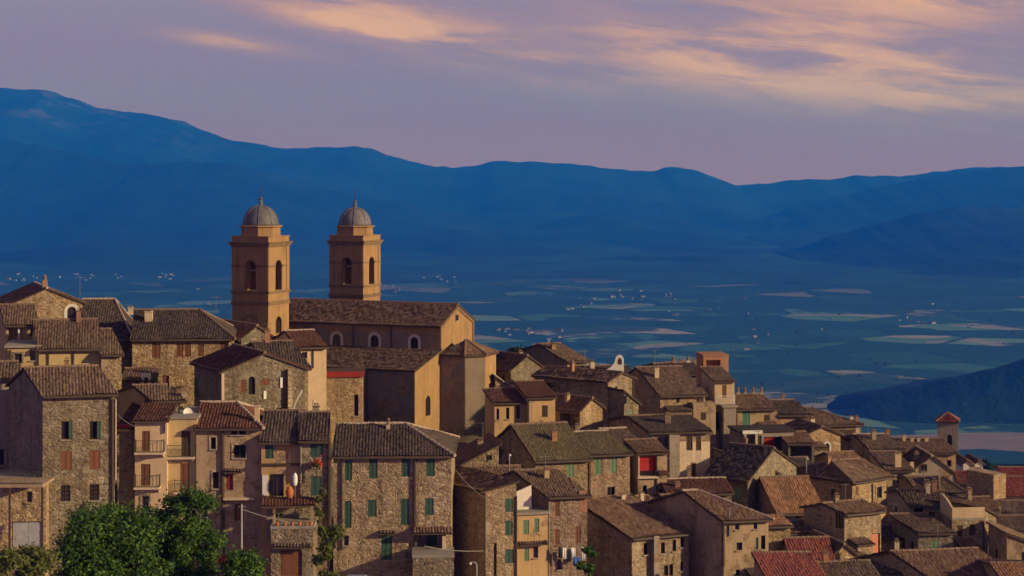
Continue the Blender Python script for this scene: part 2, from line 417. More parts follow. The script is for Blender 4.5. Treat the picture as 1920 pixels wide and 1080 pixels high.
# ------------------------------------------------------------------ roofs of barrel tiles (real rows and courses)
def tile_slope(poly, pitch=0.27, course=0.48, seed=0, sag=0.05):
    """poly: convex polygon of local points, first edge = eave (left to right seen from outside). Returns verts, quads, tint"""
    r = np.random.default_rng(seed)
    P = [Vector(p) for p in poly]
    S = (P[1] - P[0]).normalized()
    nrm = None
    for k in range(2, len(P)):
        c = (P[1] - P[0]).cross(P[k] - P[0])
        if c.length > 1e-4: nrm = c.normalized(); break
    if nrm.z < 0: nrm = -nrm
    T = nrm.cross(S).normalized()
    if T.z < 0: T = -T
    st = np.array([((p - P[0]).dot(S), (p - P[0]).dot(T)) for p in P])
    s0, s1 = st[:, 0].min(), st[:, 0].max()
    ncol = max(2, int(round((s1 - s0) / pitch)))
    pt = (s1 - s0) / ncol
    off = np.array([0.0, 0.17, 0.36, 0.55, 0.72]); hh = np.array([0.0, 0.042, 0.058, 0.042, 0.0])
    ss = np.concatenate([(s0 + (np.arange(ncol)[:, None] + off[None, :]) * pt).ravel(), [s1]])
    hs = np.concatenate([np.tile(hh, ncol), [0.0]])
    cs = np.concatenate([np.repeat(np.arange(ncol), 5), [ncol - 1]])
    # polygon span at every s
    lo = np.full(len(ss), 1e9); hi = np.full(len(ss), -1e9)
    m = len(st)
    for i in range(m):
        a, b = st[i], st[(i + 1) % m]
        if abs(b[0] - a[0]) < 1e-9:
            t_at = [(abs(ss - a[0]) < 1e-6, a[1]), (abs(ss - a[0]) < 1e-6, b[1])]
            for msk, tv in t_at:
                lo[msk] = np.minimum(lo[msk], tv); hi[msk] = np.maximum(hi[msk], tv)
            continue
        f = (ss - a[0]) / (b[0] - a[0])
        msk = (f >= -1e-6) & (f <= 1 + 1e-6)
        tv = a[1] + f * (b[1] - a[1])
        lo[msk] = np.minimum(lo[msk], tv[msk]); hi[msk] = np.maximum(hi[msk], tv[msk])
    t0, t1 = st[:, 1].min(), st[:, 1].max()
    nc = max(2, int(math.ceil((t1 - t0) / course)))
    rows_t, rows_h, rows_c = [], [], []
    for j in range(nc):
        rows_t += [t0 + j * course, t0 + (j + 1) * course]; rows_h += [0.045, 0.0]; rows_c += [j, j]
    rt, rh, rc = np.array(rows_t), np.array(rows_h), np.array(rows_c)
    jit = (r.random((ncol, nc)) - 0.5) * 0.035
    jt = (r.random((ncol, nc)) - 0.5) * 0.10
    tt = rt[None, :] + jt[cs][:, rc] * (rows_h[0] > 0)
    tt = np.clip(tt, lo[:, None], hi[:, None])
    h = hs[:, None] + rh[None, :] + jit[cs][:, rc]
    ph = r.random(4) * 6.28
    h = h + sag * (np.sin(ss * 0.9 + ph[0])[:, None] * np.sin(tt * 0.8 + ph[1]) + 0.5 * np.sin(ss * 2.1 + ph[2])[:, None])
    Pn, Sn, Tn, Nn = (np.array(x) for x in (P[0], S, T, nrm))
    V = Pn + ss[:, None, None] * Sn + tt[..., None] * Tn + h[..., None] * Nn
    ns, nr = tt.shape
    idx = np.arange(ns * nr).reshape(ns, nr)
    Q = np.stack([idx[:-1, :-1], idx[1:, :-1], idx[1:, 1:], idx[:-1, 1:]], -1)
    ext = np.maximum(np.abs(tt[:-1, 1:] - tt[:-1, :-1]), np.abs(tt[1:, 1:] - tt[1:, :-1]))
    inside = (tt[:-1, :-1] < hi[:-1, None] - 1e-5) | (tt[1:, :-1] < hi[1:, None] - 1e-5)
    ok = (inside & (np.maximum(tt[:-1, 1:], tt[1:, 1:]) > np.minimum(lo[:-1], lo[1:])[:, None] + 1e-6))
    tid = r.random((ncol, nc)); pan = r.random((ncol, nc)) * 0.6
    tn = tid[cs[:-1]][:, rc[:-1]]
    isp = (np.arange(ns - 1) % 5 == 4)
    tn[isp] = pan[cs[:-1][isp]][:, rc[:-1]]
    return V.reshape(-1, 3), Q[ok].reshape(-1, 4), tn[ok].ravel()

def join_np(parts):
    V, Q, T, o = [], [], [], 0
    for v, q, t in parts:
        V.append(v); Q.append(q + o); T.append(t); o += len(v)
    return np.concatenate(V), np.concatenate(Q), np.concatenate(T)

def roof_object(slopes, mat, parent, seed, pitch=0.27, course=0.48, thick=0.16, name='roof', under='wood_eave', sag=0.05):
    """tiles on top, a boarded slab below, one part"""
    V, Q, T = join_np([tile_slope(p, pitch, course, seed * 7 + i, sag) for i, p in enumerate(slopes)])
    o = link(name, np_mesh(name, V, Q, mat, T), parent)
    mb = MB()
    for p in slopes:
        top = [Vector(q) - Vector((0, 0, 0.02)) for q in p]
        bot = [Vector(q) - Vector((0, 0, thick)) for q in p]
        mb.face(list(reversed(bot))); mb.face(top)
        for i in range(len(p)):
            k = (i + 1) % len(p)
            mb.face([bot[i], bot[k], top[k], top[i]])
    mb.build('eave_board', under, o)
    return o

def ridge_cap(a, b, parent, mat='mortar_ridge_brown', rad=0.14):
    """overlapping half-round ridge tiles"""
    a, b = Vector(a), Vector(b)
    L = (b - a).length
    n = max(1, int(L / 0.5))
    d = (b - a) / n
    mb = MB()
    for i in range(n):
        p = a + d * i
        mb.tube([p + Vector((0, 0, 0.03)), p + d * 1.06 + Vector((0, 0, 0.015))], [rad * 1.05, rad * 0.86], 7, 0, True)
    return mb.build('ridge_cap', mat, parent)

# ------------------------------------------------------------------ walls with real openings
def frame(P, Q):
    """wall frame from local plan point P to Q seen from outside, left to right"""
    P, Q = Vector((P[0], P[1], 0)), Vector((Q[0], Q[1], 0))
    u = (Q - P).normalized()
    n = Vector((u.y, -u.x, 0))
    def fr(a, z, d=0.0): return P + u * a + n * d + Vector((0, 0, z))
    fr.W = (Q - P).length; fr.P, fr.u, fr.n = P, u, n
    return fr
def wall_face(mb, fr, W, z0, z1, ops=(), thick=0.24, mi=0, inner=False):
    """ops: (u0,u1,za,zb,arch,depth)"""
    us = sorted({0.0, W, *[o[0] for o in ops], *[o[1] for o in ops]})
    zs = sorted({z0, z1, *[o[2] for o in ops], *[o[3] for o in ops]})
    def hole(u, z): return any(o[0] < u < o[1] and o[2] < z < o[3] for o in ops)
    for a, b in zip(us, us[1:]):
        if b - a < 1e-6: continue
        run = None
        for c, d in zip(zs, zs[1:]):
            if d - c < 1e-6: continue
            if hole((a + b) / 2, (c + d) / 2):
                if run: mb.face([fr(a, run[0]), fr(b, run[0]), fr(b, run[1]), fr(a, run[1])], mi); run = None
            else: run = (run[0] if run else c, d)
        if run: mb.face([fr(a, run[0]), fr(b, run[0]), fr(b, run[1]), fr(a, run[1])], mi)
        if inner:
            for c, d in zip(zs, zs[1:]):
                if not hole((a + b) / 2, (c + d) / 2): mb.face([fr(a, d, -thick), fr(b, d, -thick), fr(b, c, -thick), fr(a, c, -thick)], mi)
    for o in ops:
        u0, u1, za, zb, arch, dep = o
        dep = dep or thick
        mb.face([fr(u0, za, 0), fr(u0, zb, 0), fr(u0, zb, -dep), fr(u0, za, -dep)], mi)
        mb.face([fr(u1, za, -dep), fr(u1, zb, -dep), fr(u1, zb, 0), fr(u1, za, 0)], mi)
        mb.face([fr(u0, za, -dep), fr(u1, za, -dep), fr(u1, za, 0), fr(u0, za, 0)], mi)
        if not arch: mb.face([fr(u0, zb, 0), fr(u1, zb, 0), fr(u1, zb, -dep), fr(u0, zb, -dep)], mi)
        else:
            r = (u1 - u0) / 2; uc = (u0 + u1) / 2; zc = zb - r
            arc = [(uc - r * math.cos(math.pi * k / 10), zc + r * math.sin(math.pi * k / 10)) for k in range(11)]
            for k in range(10):
                (a, b), (c, d) = arc[k], arc[k + 1]
                mb.face([fr(a, b, 0), fr(c, d, 0), fr(c, zb, 0), fr(a, zb, 0)], mi)
                if inner: mb.face([fr(a, zb, -dep), fr(c, zb, -dep), fr(c, d, -dep), fr(a, b, -dep)], mi)
                mb.face([fr(a, b, 0), fr(a, b, -dep), fr(c, d, -dep), fr(c, d, 0)], mi)
        if dep > 0.6:        # a loggia: close the back
            mb.face([fr(u0, za, -dep), fr(u1, za, -dep), fr(u1, zb, -dep), fr(u0, zb, -dep)], mi)

SH = {'g': 'shutter_green', 'p': 'shutter_pale_green', 't': 'shutter_teal', 'b': 'shutter_brown', 'd': 'wood_dark'}
def shutter_leaf(fr, u0, u1, z0, z1, d0, mat, parent):
    mb = MB()
    w = min(0.07, (u1 - u0) * 0.2)
    mb.fbox(fr, u0, u0 + w, z0, z1, d0, d0 + 0.045)
    mb.fbox(fr, u1 - w, u1, z0, z1, d0, d0 + 0.045)
    for zz in (z0, (z0 + z1) / 2 - w / 2, z1 - w): mb.fbox(fr, u0 + w, u1 - w, zz, zz + w, d0, d0 + 0.043)
    n = max(4, int((z1 - z0) / 0.11))
    for k in range(n):
        a = z0 + (z1 - z0) * k / n
        h = (z1 - z0) / n
        pts = [fr(u0 + w, a, d0 + 0.036), fr(u1 - w, a, d0 + 0.036), fr(u1 - w, a + h * 1.05, d0 + 0.006), fr(u0 + w, a + h * 1.05, d0 + 0.006)]
        mb.face(pts)
    return mb.build('shutter', mat, parent)
def window_parts(fr, u0, u1, z0, z1, kind, root, rec=0.2):
    """kind: first letter what, second letter colour"""
    k = kind[0]
    W, Hh = u1 - u0, z1 - z0
    t = min(0.07, W * 0.12)
    mb = MB()
    if k == 'h': return None
    d = -rec + 0.02
    if k in 'DR':                                   # a door leaf
        for a, b in ((u0, u0 + t), (u1 - t, u1)): mb.fbox(fr, a, b, z0, z1, d, d + 0.09)
        mb.fbox(fr, u0 + t, u1 - t, z1 - t, z1, d, d + 0.09)
        o = mb.build('door_frame', 'wood_dark', root)
        p = MB()
        p.fbox(fr, u0 + t, u1 - t, z0, z1 - t, d, d + 0.05)
        for a in (0.08, 0.54):
            for e in (0.10, 0.56): p.fbox(fr, u0 + t + (W - 2 * t) * a, u0 + t + (W - 2 * t) * (a + 0.38), z0 + Hh * e, z0 + Hh * (e + 0.36), d + 0.05, d + 0.065)
        p.build('door_leaf', {'r': 'door_red', 'b': 'shutter_brown', 'd': 'wood_dark', 'g': 'shutter_green', 'w': 'galvanised', 'p': 'awning_pink'}[kind[1]], o)
        return o
    mb.fbox(fr, u0, u0 + t, z0, z1, d, d + 0.07); mb.fbox(fr, u1 - t, u1, z0, z1, d, d + 0.07)
    mb.fbox(fr, u0 + t, u1 - t, z0, z0 + t, d, d + 0.07); mb.fbox(fr, u0 + t, u1 - t, z1 - t, z1, d, d + 0.07)
    if W > 0.6: mb.fbox(fr, (u0 + u1) / 2 - t / 2, (u0 + u1) / 2 + t / 2, z0 + t, z1 - t, d, d + 0.065)
    if k == 'G':
        for q in range(1, 4): mb.fbox(fr, u0, u1, z0 + Hh * q / 4 - 0.02, z0 + Hh * q / 4 + 0.02, 0.005, 0.045)
        for q in range(1, 4): mb.fbox(fr, u0 + W * q / 4 - 0.018, u0 + W * q / 4 + 0.018, z0, z1, 0.012, 0.04)
    o = mb.build('window', 'wood_dark', root)
    p = MB(); p.fbox(fr, u0, u1, z0, z1, -rec - 0.02, -rec + 0.03); p.build('pane', 'glass_pane', o)
    if k in 'wWoG' and Hh < 2.2:
        q = MB(); q.fbox(fr, u0 - 0.08, u1 + 0.08, z0 - 0.09, z0 - 0.005, 0.0, 0.12); q.build('sill', 'marble_sill', o)
    if k == 'W' or k == 'A':                        # pale surround
        q = MB(); b = min(0.17, W * 0.3) if k == 'W' else min(0.32, W * 0.34)
        if k == 'W':
            q.fbox(fr, u0 - b, u0, z0 - b * 0.4, z1 + b, 0.0, 0.05); q.fbox(fr, u1, u1 + b, z0 - b * 0.4, z1 + b, 0.0, 0.05)
            q.fbox(fr, u0, u1, z1, z1 + b, 0.0, 0.052)
        else:
            r = W / 2; uc = (u0 + u1) / 2; zc = z1 - r
            q.fbox(fr, u0 - b, u0, z0, zc, 0.0, 0.05); q.fbox(fr, u1, u1 + b, z0, zc, 0.0, 0.05)
            for j in range(10):
                a0, a1 = math.pi * j / 10, math.pi * (j + 1) / 10
                def pt(rr, a, dd): return fr(uc + rr * math.cos(a), zc + rr * math.sin(a), dd)
                q.face([pt(r, a0, .05), pt(r + b, a0, .05), pt(r + b, a1, .05), pt(r, a1, .05)])
                q.face([pt(r + b, a0, .05), pt(r + b, a0, 0), pt(r + b, a1, 0), pt(r + b, a1, .05)])
        q.build('surround', 'church_trim_pale' if k == 'A' else 'stone_quoin', o)
    if k == 's':
        m = (u0 + u1) / 2
        shutter_leaf(fr, u0 + 0.01, m - 0.008, z0 + 0.01, z1 - 0.01, -0.07, SH[kind[1]], o)
        shutter_leaf(fr, m + 0.008, u1 - 0.01, z0 + 0.01, z1 - 0.01, -0.07, SH[kind[1]], o)
    if k == 'o':                                    # leaves folded back against the wall
        w = W / 2
        if kind[2:] != 'r': shutter_leaf(fr, u0 - w, u0 - 0.01, z0, z1, 0.015, SH[kind[1]], o)
        if kind[2:] != 'l': shutter_leaf(fr, u1 + 0.01, u1 + w, z0, z1, 0.015, SH[kind[1]], o)
    return o
# ------------------------------------------------------------------ a house: walls with openings, tiled roof, windows, shutters, chimneys
GROUND_PTS = []      # (x, y, z) where the hillside has to pass under the buildings
HSEED = [0]
class House:
    def __init__(s, name, label, cat, origin, phi, W, dep, He, rise, roof, wall, tile, delta=0.0, hl=None, hr=None, o=0.38, g=0.2,
                 ops=(), root=None, wall_name='wall', roof_name='roof', pitch=0.27, course=0.48, ridge='mortar_ridge_brown', group=None, ground=True, gutter=True, thick=0.24, sag=0.05):
        HSEED[0] += 1
        s.seed = HSEED[0]
        s.phi, s.W, s.dep, s.He, s.rise, s.roof_t = R(phi), W, dep, He, rise, roof
        s.O = Vector(origin)
        s.k = Vector((-math.sin(R(delta)), math.cos(R(delta)), 0)) * dep
        s.kh = s.k.normalized()
        if root is None:
            s.root = link(name, None)
            s.root.location = s.O
            s.root.rotation_euler = (0, 0, s.phi)
            tag(s.root, label, cat, group)
        else: s.root = root
        s.hl = (min(dep / 2, W * 0.42) if hl is None else hl) if roof == 'hip' else 0
        s.hr = (min(dep / 2, W * 0.42) if hr is None else hr) if roof == 'hip' else 0
        s.A, s.B = Vector((0, 0, 0)), Vector((W, 0, 0))
        s.C, s.D = s.B + s.k, s.k.copy()
        s.fr = {'f': frame(s.A, s.B), 'l': frame(s.D, s.A), 'r': frame(s.B, s.C), 'b': frame(s.C, s.D)}
        s.cs, s.sn = math.cos(s.phi), math.sin(s.phi)
        # openings ---------------------------------------------------
        cut = {'f': [], 'l': [], 'r': [], 'b': []}
        todo = []
        for w in ops:
            face, kind = w[0], w[5]
            if face in 'FL':                        # given in metres: (u0, u1, z below eave top, z below eave bottom)
                face = face.lower(); u0, u1, zb, za = w[1], w[3], He - w[2], He - w[4]
                fr = s.fr[face]
                if u1 > fr.W - .2 or any(not (u1 < q[0] - .3 or u0 > q[1] + .3 or zb < q[2] - .3 or za > q[3] + .3) for q in cut[face]): continue
                cut[face].append((u0, u1, za, zb, False, 0.2)); todo.append((face, u0, u1, za, zb, kind, 0.2)); continue
            u0, za = s.px(face, w[1], w[4]); u1, zb = s.px(face, w[3], w[2])
            u0, za2 = s.px(face, w[1], w[2])[0], 0
            u1 = s.px(face, w[3], w[2])[0]
            if u1 < u0: u0, u1 = u1, u0
            fr = s.fr[face]
            zb = s.px(face, (w[1] + w[3]) / 2, w[2])[1]; za = s.px(face, (w[1] + w[3]) / 2, w[4])[1]
            u0, u1 = max(0.08, u0), min(fr.W - 0.08, u1)
            za = max(za, 0.1)
            if u1 - u0 < 0.15 or zb - za < 0.2: continue
            top = s.rect_top(face)
            depth = 1.6 if kind[0] == 'h' else (0.85 if kind == 'hs' else 0.2)
            if kind == 'hs': depth = 0.9
            inside = zb < top - 0.02
            clash = any(not (u1 < q[0] - 0.02 or u0 > q[1] + 0.02 or zb < q[2] - 0.02 or za > q[3] + 0.02) for q in cut[face])
            if inside and not clash:
                cut[face].append((u0, u1, za, zb, kind[0] in 'aA', depth))
                todo.append((face, u0, u1, za, zb, kind, 0.2))
            elif not clash:
                todo.append((face, u0, u1, za, zb, kind, -0.03))
        # walls ------------------------------------------------------
        mb = MB()
        zt = {f: s.rect_top(f) for f in 'flrb'}
        for f in 'flrb':
            wall_face(mb, s.fr[f], s.fr[f].W, 0.0, zt[f], cut[f], thick)
        s.tri(mb)
        s.wall = mb.build(wall_name, wall, s.root)
        for t in todo: window_parts(s.fr[t[0]], *t[1:6], s.root, t[6])
        s.make_roof(tile, roof_name, o, g, hl, hr, pitch, course, ridge, sag)
        if gutter and roof in ('side', 'hip', 'shedf'):
            z = He + 0.02 - o * s.slope_f
            q = MB(); a = s.A - s.kh * (o + 0.06); b = s.B - s.kh * (o + 0.06)
            q.tube([a + Vector((-.1, 0, z)), b + Vector((.1, 0, z - .03))], 0.075, 6); q.build('gutter', 'pipe_brown', s.root)
        if ground:
            for p in (s.A, s.B, s.C, s.D, (s.A + s.C) / 2):
                w = s.world(p); GROUND_PTS.append((w.x, w.y, s.O.z + 0.9))
    # ---- coordinates
    def world(s, p): return Vector((s.O.x + p[0] * s.cs - p[1] * s.sn, s.O.y + p[0] * s.sn + p[1] * s.cs, s.O.z + p[2]))
    def px(s, face, x, y):
        """photo pixel -> (u, z) on that wall"""
        fr = s.fr[face]
        Pw = s.world(fr.P); uw = Vector((fr.u.x * s.cs - fr.u.y * s.sn, fr.u.x * s.sn + fr.u.y * s.cs))
        k = (x - HX) / F
        den = uw.x - k * uw.y
        u = (k * Pw.y - Pw.x) / den
        Y = Pw.y + u * uw.y
        return u, zpx(y, Y) - s.O.z
    def rect_top(s, f):
        t, He, r = s.roof_t, s.He, s.rise
        if t == 'shedf' and f == 'b': return He + r
        if t == 'shedl' and f == 'r': return He + r
        if t == 'shedr' and f == 'l': return He + r
        return He
    def tri(s, mb):
        t, He, r = s.roof_t, s.He, s.rise
        def fc(f, pts): mb.face([s.fr[f](u, z) for u, z in pts])
        Wl = s.fr['l'].W
        if t in ('side', 'hip'):
            if not s.hl: fc('l', [(0, He), (Wl, He), (Wl / 2, He + r)])
            if not s.hr: fc('r', [(0, He), (Wl, He), (Wl / 2, He + r)])
        elif t == 'front':
            fc('f', [(0, He), (s.W, He), (s.W / 2, He + r)]); fc('b', [(0, He), (s.W, He), (s.W / 2, He + r)])
        elif t == 'shedf':
            fc('l', [(0, He), (Wl, He), (0, He + r)]); fc('r', [(0, He), (Wl, He), (Wl, He + r)])
        elif t == 'shedl':
            fc('f', [(0, He), (s.W, He), (s.W, He + r)]); fc('b', [(0, He), (s.W, He), (0, He + r)])
        elif t == 'shedr':
            fc('f', [(0, He), (s.W, He), (0, He + r)]); fc('b', [(0, He), (s.W, He), (s.W, He + r)])
    def make_roof(s, tile, name, o, g, hl, hr, pitch, course, ridge, sag):
        t, He, r, W, k, kh, dep = s.roof_t, s.He + 0.13, s.rise, s.W, s.k, s.kh, s.dep
        X = Vector((1, 0, 0))
        def V(p, z): return Vector((p.x, p.y, z))
        caps, slopes = [], []
        s.slope_f = 0.0
        if t in ('side', 'hip'):
            sl = r / (dep / 2); s.slope_f = sl
            hl, hr = s.hl, s.hr
            xl = o * hl / (dep / 2) if hl else g
            xr = o * hr / (dep / 2) if hr else g
            ze = He - o * sl
            a = V(s.A - kh * o - X * xl, ze); b = V(s.B - kh * o + X * xr, ze)
            c = V(s.C + kh * o + X * xr, ze); d = V(s.D + kh * o - X * xl, ze)
            rl = V(s.A + k / 2 + X * (hl if hl else -g), He + r); rr = V(s.B + k / 2 - X * (hr if hr else -g), He + r)
            slopes = [[a, b, rr, rl], [c, d, rl, rr]]
            if hl: slopes.append([d, a, rl]); caps += [(a, rl), (d, rl)]
            if hr: slopes.append([b, c, rr]); caps += [(b, rr), (c, rr)]
            caps.append((rl, rr))
        elif t == 'front':
            sl = r / (W / 2); ze = He - o * sl
            fa, fb = -kh * g, k + kh * g
            a, d = V(s.A + fa - X * o, ze), V(s.A + fb - X * o, ze)
            b, c = V(s.B + fa + X * o, ze), V(s.B + fb + X * o, ze)
            rf, rb = V(X * W / 2 + fa, He + r), V(X * W / 2 + fb, He + r)
            slopes = [[d, a, rf, rb], [b, c, rb, rf]]
            caps = [(rf, rb)]
        elif t == 'shedf':
            sl = r / dep; s.slope_f = sl; ze = He - o * sl; zt = He + r + g * sl
            slopes = [[V(s.A - kh * o - X * g, ze), V(s.B - kh * o + X * g, ze), V(s.C + kh * g + X * g, zt), V(s.D + kh * g - X * g, zt)]]
            caps = [(slopes[0][3], slopes[0][2])]
        elif t == 'shedl':
            sl = r / W; ze = He - o * sl; zt = He + r + g * sl
            slopes = [[V(s.D + kh * g - X * o, ze), V(s.A - kh * g - X * o, ze), V(s.B - kh * g + X * g, zt), V(s.C + kh * g + X * g, zt)]]
        elif t == 'shedr':
            sl = r / W; ze = He - o * sl; zt = He + r + g * sl
            slopes = [[V(s.B - kh * g + X * o, ze), V(s.C + kh * g + X * o, ze), V(s.D + kh * g - X * g, zt), V(s.A - kh * g - X * g, zt)]]
        if t == 'flat':
            mb = MB()
            a, b, c, d = s.A - kh * g - X * g, s.B - kh * g + X * g, s.C + kh * g + X * g, s.D + kh * g - X * g
            z0, z1 = s.He, s.He + 0.22
            mb.hexa([V(a, z0), V(b, z0), V(c, z0), V(d, z0), V(a, z1), V(b, z1), V(c, z1), V(d, z1)])
            s.roof = mb.build(name, tile, s.root)
        elif slopes:
            s.roof = roof_object(slopes, tile, s.root, s.seed, pitch, course, name=name, sag=sag)
            for a, b in caps: ridge_cap(a, b, s.roof, ridge)
        else: s.roof = None
    def roofz(s, x, y):
        t, He, r, W = s.roof_t, s.He, s.rise, s.W
        v = max(0, min(1, y / s.k.y)) if s.k.y else 0
        u = max(0, min(1, (x - s.k.x * v) / W))
        if t in ('side', 'hip'): return He + r * (1 - abs(2 * v - 1))
        if t == 'front': return He + r * (1 - abs(2 * u - 1))
        if t == 'shedf': return He + r * v
        if t == 'shedl': return He + r * u
        if t == 'shedr': return He + r * (1 - u)
        return He
    def at(s, x, v):
        """local plan point under photo column x at depth fraction v"""
        base = s.k * v
        Pw = s.world(base); k = (x - HX) / F
        u = (k * Pw.y - Pw.x) / (s.cs - k * s.sn)
        return base + Vector((u, 0, 0)), Pw.y + u * s.sn
    def chimney(s, x, ytop, v=0.5, w=0.55, mat='plaster_pale', kind=0, d=None):
        p, Y = s.at(x, v)
        zt = zpx(ytop, Y) - s.O.z
        zb = s.roofz(p.x, p.y) - 0.25
        zt = max(zt, zb + 0.9)
        h = w / 2; e = (d or w * 0.8) / 2
        mb = MB()
        mb.box((p.x - h, p.y - e, zb), (p.x + h, p.y + e, zt - 0.22))
        if kind == 0:
            mb.box((p.x - h - .07, p.y - e - .07, zt - 0.22), (p.x + h + .07, p.y + e + .07, zt - 0.14))
            mb.box((p.x - h + .05, p.y - e + .05, zt - .14), (p.x - h + .15, p.y + e - .05, zt - .02)); mb.box((p.x + h - .15, p.y - e + .05, zt - .14), (p.x + h - .05, p.y + e - .05, zt - .02))
            mb.box((p.x - h - .05, p.y - e - .05, zt - .02), (p.x + h + .05, p.y + e + .05, zt + .04), 1)
        else:
            mb.lathe((p.x, p.y, zt - 0.22), [(h * .9, 0), (h * .7, .1), (h * .7, .35), (h * 1.1, .40), (h * .2, .6)], 10, 1)
        return mb.build('chimney', [mat, 'mortar_ridge_brown'], s.roof or s.root)
    def antenna(s, x, ytop, v=0.5, bars=5):
        p, Y = s.at(x, v)
        zt = zpx(ytop, Y) - s.O.z; zb = s.roofz(p.x, p.y) - 0.1
        if zt < zb + 0.8: zt = zb + 1.6
        mb = MB()
        mb.tube([(p.x, p.y, zb), (p.x, p.y, zt)], 0.02, 5)
        mb.tube([(p.x - .6, p.y, zt - .15), (p.x + .6, p.y, zt - .15)], 0.018, 4)
        for i in range(bars):
            xx = p.x - .55 + 1.1 * i / (bars - 1)
            mb.tube([(xx, p.y - .3, zt - .15), (xx, p.y + .3, zt - .15)], 0.014, 4)
        return mb.build('antenna', 'pipe_grey', s.roof or s.root)
    def dish(s, x, y, v=0.3, r=0.42):
        p, Y = s.at(x, v)
        z = zpx(y, Y) - s.O.z
        mb = MB()
        mb.tube([(p.x, p.y + .25, min(z - .5, s.roofz(p.x, p.y))), (p.x, p.y + .2, z)], .03, 5)
        prof = [(0, 0), (.25, .02), (.5, .06), (.8, .15), (1, .24)]
        rings = []
        ax = Vector((.35, -.85, .4)).normalized(); a = ax.cross(Vector((0, 0, 1))).normalized(); b = ax.cross(a)
        for rr, dd in prof:
            rings.append([Vector((p.x, p.y, z)) + ax * dd * r + (a * math.cos(q * .5236) + b * math.sin(q * .5236)) * rr * r for q in range(12)])
        for q0, q1 in zip(rings, rings[1:]):
            for i in range(12): mb.face([q0[i], q0[(i + 1) % 12], q1[(i + 1) % 12], q1[i]])
        return mb.build('satellite_dish', 'white_paint', s.roof or s.root)
    # ---- wall furniture (photo pixels on a wall)
    def pipe(s, x, y0, y1, face='f', mat='pipe_brown', rad=0.06):
        fr = s.fr[face]
        u, z0 = s.px(face, x, y0); _, z1 = s.px(face, x, y1)
        mb = MB(); mb.tube([fr(u, max(0, z1), .09), fr(u, z0, .09)], rad, 6)
        z = z0 - 0.5
        while z > max(0, z1): mb.fbox(fr, u - rad * 1.4, u + rad * 1.4, z, z + .05, 0, .16); z -= 2.2
        return mb.build('drainpipe', mat, s.root)
    def balcony(s, x0, x1, y, face='f', out=1.0, rail=True, mat='plaster_pale', th=0.16, h=0.95, rmat='metal_dark'):
        fr = s.fr[face]
        u0, z = s.px(face, x0, y); u1, _ = s.px(face, x1, y)
        mb = MB(); mb.fbox(fr, u0, u1, z - th, z, -0.05, out)
        for uu in (u0 + .12, u1 - .27): mb.hexa([fr(uu, z - th - .35, .05), fr(uu + .15, z - th - .35, .05), fr(uu + .15, z - th - .35, 0), fr(uu, z - th - .35, 0),
                                                 fr(uu, z - th, out * .7), fr(uu + .15, z - th, out * .7), fr(uu + .15, z - th, 0), fr(uu, z - th, 0)])
        o = mb.build('balcony', mat, s.root)
        if rail:
            r = MB()
            for zz in (0.08, h): r.tube([fr(u0 + .04, z + zz, 0), fr(u0 + .04, z + zz, out - .05), fr(u1 - .04, z + zz, out - .05), fr(u1 - .04, z + zz, 0)], 0.022, 4)
            n = max(3, int((u1 - u0) / 0.14))
            for i in range(n + 1): uu = u0 + .04 + (u1 - u0 - .08) * i / n; r.tube([fr(uu, z, out - .05), fr(uu, z + h, out - .05)], 0.011, 4)
            for uu in (u0 + .04, u1 - .04):
                for i in range(1, 7): r.tube([fr(uu, z, out * i / 7), fr(uu, z + h, out * i / 7)], 0.011, 4)
            r.build('railing', rmat, o)
        return o
    def canopy(s, x0, x1, y, face='f', out=0.9, drop=0.35, mat='tile_warm', name='canopy', lift=0.0):
        """small tiled lean-to roof on brackets"""
        fr = s.fr[face]
        u0, z = s.px(face, x0, y); u1, _ = s.px(face, x1, y)
        z += drop
        slope = [fr(u0, z - drop, out), fr(u1, z - drop, out), fr(u1, z, 0.01), fr(u0, z, 0.01)]
        o = roof_object([slope], mat, s.root, s.seed + 300 + int(x0), 0.25, 0.42, 0.1, name)
        return o
    def slab(s, x0, x1, y0, y1, face='f', d0=0.0, d1=0.08, mat='plaster_pale', name='panel'):
        fr = s.fr[face]
        u0, za = s.px(face, x0, y1); u1 = s.px(face, x1, y1)[0]; zb = s.px(face, x0, y0)[1]
        mb = MB(); mb.fbox(fr, min(u0, u1), max(u0, u1), za, zb, d0, d1)
        return mb.build(name, mat, s.root)

